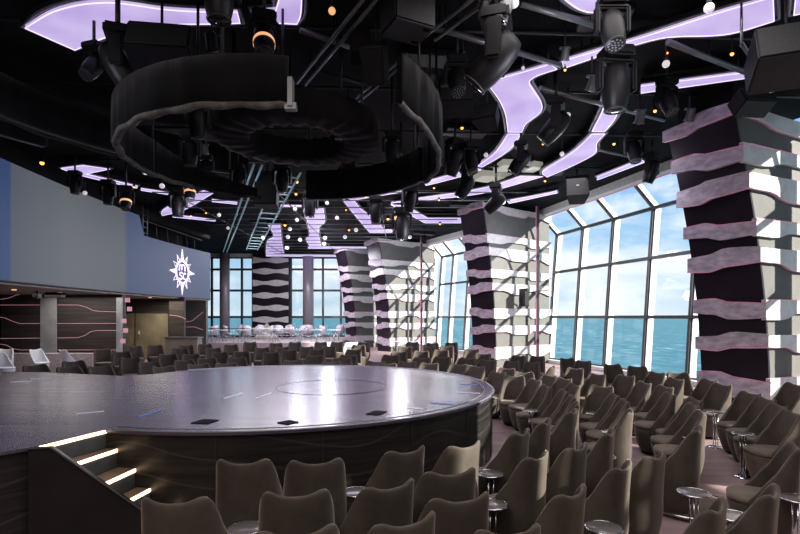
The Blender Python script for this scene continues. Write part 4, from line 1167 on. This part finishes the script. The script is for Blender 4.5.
for x in (-8.4,-4.5,-.8):
    bm = NB(); tube(bm, (x,-9.8,.05),(x,8.8,.05),.022,seg=6); obj('grid_pipe', bm, 'pipe_light', g_)
for x,y in ((-8.4,-9),(-4.5,-9),(-.8,-9),(-8.4,8),(-4.5,8),(-1.5,7.5)):
    bm = NB(); tube(bm, (x,y,0),(x,y,ZC-6.61),.012,seg=6); obj('hanger', bm, 'pipe', g_)
def PZ(x,y,z): return P(x,y,z)
pipe_thing('double_rail', PZ(376,-8,6.45),PZ(301,84,6.45),.03,'pipe_light','pair of grey rails running up to the top edge left of the big speaker',.16,0)
pipe_thing('double_rail', PZ(410,55,6.5),PZ(340,115,6.5),.025,'pipe_light','pair of thin rails behind the angled speaker',.12,0)
pipe_thing('double_rail', PZ(258,165,6.35),PZ(225,252,6.35),.035,'rail_teal','long teal-lit pair of rails behind the ring',.22,0)
pipe_thing('ladder_rail', PZ(289,172,6.5),PZ(252,250,6.5),.035,'rail_teal','teal-lit ladder rail right of the long pair',.7,16)
pipe_thing('double_rail', PZ(485,-4,6.55),PZ(430,38,6.55),.03,'pipe_light','rails slanting behind the big speaker at the top',.2,0)
pipe_thing('grey_truss_pipe', PZ(431,26,6.6),PZ(560,65,6.6),.05,'pipe_light','grey pipe crossing behind the big moving head')
pipe_thing('grey_truss_pipe', PZ(520,3,6.6),PZ(598,26,6.6),.05,'pipe_light','grey clamp pipe left of the top round-bottomed panel')
pipe_thing('grey_truss_pipe', PZ(668,42,6.6),PZ(745,72,6.6),.05,'pipe_light','grey pipe under the long lavender bar')
pipe_thing('grey_truss_pipe', PZ(540,88,6.6),PZ(664,120,6.6),.05,'pipe_light','grey pipe crossing behind the upright lavender panel')
pipe_thing('grey_truss_pipe', PZ(300,30,6.6),PZ(365,52,6.6),.045,'pipe_light','grey pipe piece left of the angled speaker')
pipe_thing('grey_truss_pipe', PZ(310,70,6.6),PZ(372,85,6.6),.04,'pipe','dark pipe below the angled speaker')
pipe_thing('grey_truss_pipe', PZ(598,150,6.6),PZ(636,158,6.6),.04,'pipe_light','short grey pipe near the right window head')
# ceiling ducts and black boxes for depth
rnd = random.Random(3)
ducts = []
for k in range(26):
    d = 4.5+k*1.25; x = rnd.uniform(-8,5.5-max(0,(d-18)*.25)); sx_, sy_ = rnd.uniform(.3,.9), rnd.uniform(.2,.5)
    bm = NB(); rbox(bm, 0,0,0, sx_*1.4,sy_*1.4,.12,.02); box(bm, -.02,.02,-.02,.02,.05,.09)
    o = obj('dimmer_box', bm, 'duct'); o.location = (x,d,6.92); o.rotation_euler = (0,0,rnd.uniform(-.3,.3))
    tag(o, 'dark grey equipment box fixed up in the black ceiling void, %s from the camera' % ordn(k+1), 'equipment box', 'equipment boxes in the ceiling void')

# ------------------------------------------------------------------ fixtures
def make_head():
    r = empty('moving_head_light', (0,0,0), 0, '', 'stage light', 'moving head stage lights')
    bm = NB(); rbox(bm, 0,0,-.05,.34,.26,.12,.025); obj('base', bm, 'blackgear', r)
    yk = NB(); 
    rbox(yk, 0,0,-.14,.40,.12,.06,.02); rbox(yk, -.19,0,-.30,.05,.14,.34,.02); rbox(yk, .19,0,-.30,.05,.14,.34,.02); 
    y_ = obj('yoke', yk, 'blackgear', r)
    bm = NB(); lathe(bm, [(.03,-.56),(.04,-.20),(.02,-.14)], 8)
    bm.free()
    return r
def head_meshes(r, tilt, roll, style):
    mt = Matrix.Translation((0,0,-.38))@Matrix.Rotation(tilt,4,'X')
    bm = NB()
    lathe(bm, [(.02,.22),(.10,.21),(.135,.14),(.15,.0),(.14,-.16),(.115,-.27),(.105,-.29)], 24, mat4=mt); h = obj('lamp_head', bm, 'blackgear', r)
    bm = NB(); lathe(bm, [(.10,-.288),(.095,-.292),(.01,-.300)], 24, mat4=mt); obj('lens', bm, 'lens' if style != 'warm' else 'lens', h)
    bm = NB(); path(bm, [mt@Vector((.112*math.cos(a),.112*math.sin(a),-.285)) for a in [2*PI*i/24 for i in range(24)]], .012, 6, True); obj('lens_ring', bm, 'pipe', h)
    if style == 'warm':
        bm = NB(); lathe(bm, [(.153,-.02),(.152,-.09)], 24, mat4=mt@Matrix.Translation((0,0,-.02)), cap=False); obj('amber_glint', bm, 'globe_warm', h)  # amber glow painted as an emissive band round the housing
    if style == 'dots':
        bm = NB()
        for rr_, nn in ((.0,1),(.042,6),(.08,11)):
            for i in range(nn):
                a = 2*PI*i/nn; lathe(bm, [(.013,-.300),(.012,-.306)], 8, mat4=mt@Matrix.Translation((rr_*math.cos(a),rr_*math.sin(a),0)))
        obj('led_cells', bm, 'pipe_light', h)
def head(px, py, z, size, rz, tilt, lab, style='plain'):
    """px,py = centre of lamp; z = height of the lamp above floor"""
    p = P(px,py,z); r = make_head(); r['label'] = lab; r.location = (p.x,p.y,z+.38*size); r.rotation_euler = (0,0,rz); r.scale = (size,)*3
    head_meshes(r, tilt, 0, style)
    top = ZC-(z+.38*size)
    bm = NB(); tube(bm, (0,0,0),(0,0,max(.02,(top+.01)/size)),.025,seg=8); obj('clamp_rod', bm, 'pipe', r)
    return r
HD = [
 (219,-8,5.9,1.15,.2,0.0,'moving head light overlapping the end of the wide lavender panel at the top','plain'),
 (264,40,6.0,1.0,.3,-.5,'moving head light with amber glow right above the draped ring','warm'),
 (118,64,5.75,1.3,-1.2,.5,'large tilted moving head light under the wide lavender panel','plain'),
 (94,66,6.0,.9,-.3,-.6,'round moving head light left of the large tilted one','plain'),
 (496,58,5.75,1.6,1.25,.75,'largest moving head light, tilted, pointing down left by the funnel-shaped panel','plain'),
 (616,84,5.8,1.45,.1,.05,'large moving head light hanging straight down over the long lavender bar','plain'),
 (612,27,6.1,1.1,0,-.35,'led moving head with round cells above the long lavender bar','dots'),
 (457,80,6.0,1.0,0,-.45,'led moving head with round cells right of the draped ring','dots'),
 (667,100,6.1,1.0,.3,-.4,'led moving head with round cells below the straight lavender bar','dots'),
 (556,126,5.9,1.3,1.25,.75,'tilted moving head light right of the funnel-shaped panel','plain'),
 (521,161,6.0,1.2,1.25,.7,'tilted moving head light between the two lavender arcs','plain'),
 (341,123,5.4,.95,0,0,'moving head light hanging inside the ring, centre right','plain'),
 (392,150,5.5,.95,.1,0,'moving head light hanging at the right inside of the ring','plain'),
 (198,122,5.0,.85,.2,.05,'moving head light hanging inside the ring at left, upper one','plain'),
 (190,152,5.15,.9,.1,0,'moving head light hanging inside the ring at left, lower one','plain'),
 (206,168,5.4,.8,.1,0,'small moving head light below the lower left ring lamp','plain'),
 (401,178,5.6,.9,0,-.5,'round faced moving head light at the right underside of the ring','plain'),
 (418,168,5.6,.9,0,-.5,'round faced moving head light just right of its twin below the ring','plain'),
 (238,178,5.6,.9,0,0,'moving head light hanging from the ring above the teal rails','plain'),
 (282,180,5.9,1.2,0,0,'moving head light beside the ladder rail','plain'),
 (348,180,5.5,1.2,0,0,'moving head light hanging from the far side of the ring','plain'),
 (466,186,5.9,1.3,1.25,.6,'tilted moving head light left above the middle column','plain'),
 (496,202,5.7,1.4,1.25,.8,'moving head light in front of the middle column top','plain'),
 (410,200,5.9,1.3,.5,.3,'moving head light by the hooked lavender strip','plain'),
 (376,212,5.8,1.4,0,0,'moving head light beside the stepped diagonal panel','plain'),
 (402,226,5.6,1.8,0,0,'slim moving head light above the tall rear column','plain'),
 (108,194,5.9,1.1,0,0,'moving head light above the grey part of the screen','plain'),
 (126,200,5.7,1.1,.4,-.4,'round moving head light with amber glint above the screen','warm'),
 (178,204,5.6,1.3,0,0,'moving head light in front of the diagonal lavender panel','plain'),
 (190,190,5.9,1.1,.4,-.3,'moving head light with amber glow near the ring left end','warm'),
 (75,184,6.1,1.0,0,0,'moving head light under the arrow-shaped panel','plain'),
 (310,206,6.0,1.3,0,0,'moving head light at the top of the right zigzag panel','plain'),
 (471,160,6.0,1.1,.3,-.3,'moving head light in the shade inside the lavender curve','plain'),
 (455,160,6.0,1.3,.6,.5,'dark tilted moving head light right of the ring drape','plain'),
 (652,170,6.2,1.2,.6,.4,'dark moving head light near the head of the right windows','plain'),
 (634,150,6.2,1.1,0,-.3,'dark moving head light above the right windows','plain'),
]
for a in HD: head(*a)

def spk(px, py, z, size, rz, rx, lab, ry=0, logo_=False, trap=True):
    p = P(px,py,z); sx_, sy_, sz_ = size
    r = empty('loudspeaker', (p.x,p.y,z), rz, lab, 'loudspeaker'); r.rotation_euler = (rx,ry,rz)
    bm = NB(); t = bmesh.new(); v = box(t, -sx_/2,sx_/2,-sy_/2,sy_/2,-sz_/2,sz_/2)
    if trap:
        for q in t.verts:
            if q.co.y > 0: q.co.x *= .68
    bmesh.ops.bevel(t, geom=t.edges[:], offset=.02, segments=2, affect='EDGES'); me = bpy.data.meshes.new('x'); t.to_mesh(me); t.free(); bm.from_mesh(me); bpy.data.meshes.remove(me)
    cab = obj('cabinet', bm, 'blackgear', r)
    bm = NB(); rbox(bm, 0,-sy_/2-.004,0, sx_*.93,.012,sz_*.93,.004); obj('grille', bm, 'speaker', r)
    if logo_:
        bm = NB(); box(bm, -.04,.04,-sy_/2-.016,-sy_/2-.012,-.012,.012); obj('badge', bm, 'paper', r)
    # suspension in world orientation
    bm = NB(); inv = r.rotation_euler.to_matrix().inverted(); up = inv@Vector((0,0,ZC-z))
    tube(bm, (0,0,0), up, .02, seg=6); obj('suspension', bm, 'pipe', r)
    return r
R_ = math.radians
r = empty('loudspeaker', (.10,6.98,6.0), R_(26), 'big black box loudspeaker seen from below at the top centre', 'loudspeaker')
bm = NB(); rbox(bm, 0,0,.30,.60,.52,.6,.02); obj('cabinet', bm, 'blackgear', r)
bm = NB(); rbox(bm, 0,0,-.006,.57,.49,.012,.004); g_ = obj('bottom_panel', bm, 'speaker', r)
for x_,y_ in ((.2,-.17),(.2,.17)):
    bm = NB(); box(bm, x_-.05,x_+.05,y_-.025,y_+.025,-.018,-.0125); obj('handle_slot', bm, 'hatch', r)
bm = NB(); box(bm, .02,.07,-.272,-.262,.42,.47); obj('badge', bm, 'paper', r)
bm = NB(); tube(bm, (0,0,.6),(0,0,1.0),.02); obj('suspension', bm, 'pipe', r)
spk(376,64,5.75,(.36,.5,.42),R_(-12),R_(-52),'angled eight-sided loudspeaker left below the big box',trap=True)
spk(456,103,5.95,(.62,.4,.34),R_(-5),R_(-30),'wide black loudspeaker right of the ring drape',trap=False)
spk(487,118,5.9,(.5,.4,.36),R_(-30),R_(-25),'curved front loudspeaker inside the lavender curve',trap=True)
spk(577,190,6.25,(.7,.5,.8),R_(-14),R_(-22),'black loudspeaker with white badge hanging at the head of the right windows',logo_=True,trap=True)
spk(752,103,6.2,(.65,.4,.36),R_(5),R_(-30),'wide flat loudspeaker over the nearest banded column',trap=False)
spk(162,48,5.9,(.85,.45,.45),R_(8),R_(-25),'flat dark loudspeaker under the wide lavender panel',trap=False)
spk(786,58,5.75,(.85,.7,.55),R_(-22),R_(-22),'large purple-lit black speaker rack at the top right edge',trap=False)
spk(267,190,6.1,(.7,.4,1.1),R_(0),R_(-10),'tall dark loudspeaker between the teal rails',trap=False)
spk(360,45,6.3,(.3,.3,.5),R_(10),R_(-10),'narrow dark loudspeaker left of the angled one',trap=False)
# curved bumper of the speaker rack
bm = NB(); a = P(770,91,5.4); 
tube(bm, (0,0,0),(1.0,.0,.30),.03); tube(bm, (0.02,0,.07),(1.0,.0,.37),.02); tube(bm, (0,0,.05),(-.35,.1,.75),.03); tube(bm,(-.35,.1,.7),(-.35,.1,ZC-5.4),.02)
for k in range(5): tube(bm, (-.06-.06*k,.02,.12+.12*k),(.05-.06*k,.02,.16+.12*k),.035)
o = obj('speaker_rack_frame', bm, 'steel'); o.location = a; tag(o, 'metal mounting frame with clamps under the speaker rack at the top right', 'mounting frame')
# small wall speaker on the middle column
r = empty('wall_speaker', D(524,298,21.6), R_(-60), 'small black wall speaker on the sunlit side of the middle column', 'loudspeaker')
bm = NB(); rbox(bm, 0,0,0,.34,.3,.72,.03); obj('cabinet', bm, 'blackgear', r)
bm = NB(); tube(bm, (0,0,.2),(0.5,.95,.35),.03); box(bm, -.25,.25,-.05,.05,.34,.4); obj('bracket', bm, 'pipe', r)
# small spotlights (par style)
def par(px,py,z,s,lab,rz=0,m_='blackgear'):
    p = P(px,py,z); r = empty('small_spotlight', p, rz, lab, 'stage light', 'small ceiling spotlights'); r.scale = (s,)*3
    mt = Matrix.Rotation(.5,4,'X')
    bm = NB(); lathe(bm, [(.05,.16),(.08,.14),(.09,-.06),(.11,-.10)], 16, mat4=mt); box(bm, -.11,.11,-.03,.03,.12,.16); h = obj('can', bm, m_, r)
    bm = NB(); lathe(bm, [(.10,-.101),(.05,-.11)], 16, mat4=mt); obj('lens', bm, 'chrome', h)
    bm = NB(); tube(bm, (0,0,.14),(0,0,(ZC-z+.01)/s),.018,seg=6); obj('stem', bm, 'pipe', r)
for k, a in enumerate(((212,44,6.1,1.0,'silver-edged profile lamp between the flat loudspeaker and the amber-lit head',0,'blackgear'),(430,84,6.1,1.0,'profile lamp with pale front beside the ring drape',.4,'pipe_light'),(690,116,6.3,1.0,'small lamp with pale face on top of the nearest column',0,'pipe_light'),
         (503,12,6.3,1.2,'profile lamp left of the top round-bottomed panel',1.2,'pipe_light'),(592,85,6.2,1.0,'small silver clamp lamp left of the large straight head',.4,'pipe_light'),
         (484,12,6.4,.9,'small lamp beside the top amber bulb',.2,'blackgear'),(640,118,6.3,1.1,'small square lamp under the straight lavender bar',0,'pipe_light'),(565,55,6.4,.8,'small lamp on the grey pipe above the funnel-shaped panel',0,'pipe_light'),
         (205,150,5.6,.8,'silver clamp lamp inside the ring at left',.3,'pipe_light'),(290,112,5.9,.9,'half dome lamp above the inner ring, left',0,'blackgear'),(235,98,5.9,.9,'half dome lamp by the ring inner front edge',0,'blackgear'),(424,240,6.2,1.5,'small dark lamp above the tall rear column',0,'blackgear'))):
    par(*a)
# globes
GL = [(332,11,6.45,.085,'w'),(514,3,6.4,.11,'g'),(463,57,6.4,.09,'g'),(709,8,6.3,.11,'g'),(666,64,6.3,.10,'g'),(568,115,6.4,.09,'g'),(562,154,6.4,.10,'g'),(633,158,6.4,.10,'g'),(486,155,6.4,.10,'g'),
      (85,193,6.3,.12,'g'),(162,186,6.4,.14,'g'),(219,215,6.4,.13,'g'),(228,228,6.4,.13,'g'),(327,203,6.4,.12,'g'),(337,218,6.4,.14,'g'),(356,230,6.4,.17,'g'),(290,229,6.4,.16,'g'),(288,237,6.4,.18,'g'),(287,248,6.5,.2,'g'),
      (297,220,6.4,.14,'g'),(325,238,6.5,.18,'g'),(324,244,6.5,.19,'g'),(345,237,6.45,.18,'g'),(263,238,6.45,.17,'g'),(396,218,6.4,.16,'w'),(410,237,6.45,.17,'g'),(295,209,6.4,.13,'g'),(503,202,6.3,.16,'g'),(523,68,6.4,.05,'g'),(300,240,6.45,.17,'g')]
named = {0:'warm peach globe lamp hanging left of the big box speaker',1:'white globe lamp cropped by the top edge above the largest moving head',2:'white globe lamp beside an amber bulb right of the angled speaker',3:'white globe lamp above the long lavender bar near the top right',4:'white globe lamp between the two lavender bars at right',5:'white globe lamp right of the funnel-shaped panel',6:'white globe lamp left above the sweeping lavender arc',7:'white globe lamp near the right window head',8:'white globe lamp inside the lavender curve',9:'white globe lamp above the grey part of the screen',10:'white globe lamp left of the diagonal lavender panel',27:'white globe lamp in front of the middle column top',24:'warm globe lamp above the tall rear column',28:'tiny white globe lamp on the grey pipe beside the funnel-shaped panel'}
order = sorted([i for i in range(len(GL)) if i not in named], key=lambda i: GL[i][0])
for i, (px,py,z,r_,k) in enumerate(GL):
    lab = named.get(i) or 'small white globe lamp over the rear seating, %s from the left' % ordn(order.index(i)+1)
    p = P(px,py,z); r = empty('globe_lamp', p, 0, lab, 'globe lamp', 'round globe lamps in the ceiling')
    bm = NB(); bmesh.ops.create_uvsphere(bm, u_segments=16, v_segments=10, radius=r_*.62)
    for f in bm.faces: f.smooth = True
    obj('globe', bm, 'globe' if k == 'g' else 'globe_warm', r)
    bm = NB(); tube(bm, (0,0,r_*.6),(0,0,ZC-z+.01),.012,seg=6); lathe(bm, [(.035,r_*.55),(.035,r_*.55+.05)], 10); obj('stem', bm, 'pipe', r)
AM = [(487,15,6.5,.045),(459,55,6.5,.04),(565,70,6.6,.04),(603,54.5,6.5,.01),(732,54,6.5,.05),(759,100,6.5,.05),(462,128,6.6,.06),(543,144,6.6,.05),(614,144,6.6,.06),(655,111,6.6,.06),(297,182,6.6,.08),(296,194,6.6,.08),(346,210,6.6,.06),(349,230,6.6,.09),
      (285,225,6.6,.12),(434,188,6.6,.06),(439,200,6.6,.06),(134,187,6.6,.06),(42,163,6.6,.10),(191,216,6.6,.06),(366,197,6.6,.06),(545,181,6.6,.06),(388,219,6.6,.1),(440,224,6.6,.08),(206,213,6.6,.06),(667,53,6.5,.035)]
AM = [a for a in AM if a[3] > .02]
AM.sort()
for k, (px,py,z,r_) in enumerate(AM):
    p = P(px,py,z); lab = 'small glowing amber downlight bulb in the black ceiling, %s from the left' % ordn(k+1)
    r = empty('amber_bulb', p, 0, lab, 'ceiling bulb', 'amber bulbs in the ceiling')
    bm = NB(); bmesh.ops.create_uvsphere(bm, u_segments=12, v_segments=8, radius=r_*.6)
    obj('bulb', bm, 'amber', r, True)
    bm = NB(); lathe(bm, [(r_*.65,r_*.2),(r_*.7,r_*.8),(r_*.4,r_*1.6)], 12); tube(bm, (0,0,r_*1.4),(0,0,ZC-z),.01,seg=6); obj('socket', bm, 'blackgear', r)
# soffit lamps near the screen bottom
for k,(px,py,z) in enumerate(((14,285,ZB-.12),(60,290,ZB-.12),(95,293,ZB-.12),(150,296.5,ZB-.12))):
    d = 16.5+k*2.2; p = Vector((X_(px,d),d,ZB-.1)); bm = NB(); lathe(bm, [(.07,-.02),(.07,.02)], 14); o = obj('soffit_downlight', bm, 'globe_warm'); o.location = p
    tag(o, 'tiny warm downlight in the soffit under the screen, %s from the left' % ordn(k+1), 'downlight')
for k,(px,py,d,lab) in enumerate(((37,286,17.5,'small black camera hanging from the soffit under the screen'),)):
    p = Vector((X_(px,d),d,ZB-.085)); bm = NB(); rbox(bm, 0,0,-.16,.2,.26,.2,.03); tube(bm, (0,0,-.06),(0,0,0),.03); o = obj('soffit_camera', bm, 'blackgear'); o.location = p; tag(o, lab, 'camera')
bm = NB(); rbox(bm, 0,0,-.1,.6,.3,.18,.02); o = obj('projector_box', bm, 'blackgear'); o.location = (X_(55,18.6),18.6,ZB-.085); tag(o, 'flat black projector box under the soffit above the mirror strip', 'projector')
# curved low table-like wooden plinth at right foreground
r = empty('round_floor_plinth', P(690,508,.0), 0, 'low round wooden plinth with a chrome edge on the floor behind the tall dark chair', 'plinth')
bm = NB(); lathe(bm, [(.46,0),(.46,.05)], 40); obj('wood_top', bm, 'tread', r)
bm = NB(); path(bm, [Vector((.47*math.cos(2*PI*i/40),.47*math.sin(2*PI*i/40),.045)) for i in range(40)], .015, 6, True); obj('chrome_edge', bm, 'chrome', r)

sc = bpy.context.scene
sc.view_settings.view_transform = 'Standard'; sc.view_settings.look = 'None'; sc.view_settings.exposure = .24; sc.view_settings.gamma = 1
try: sc.view_settings.look = 'Medium High Contrast'
except Exception: pass
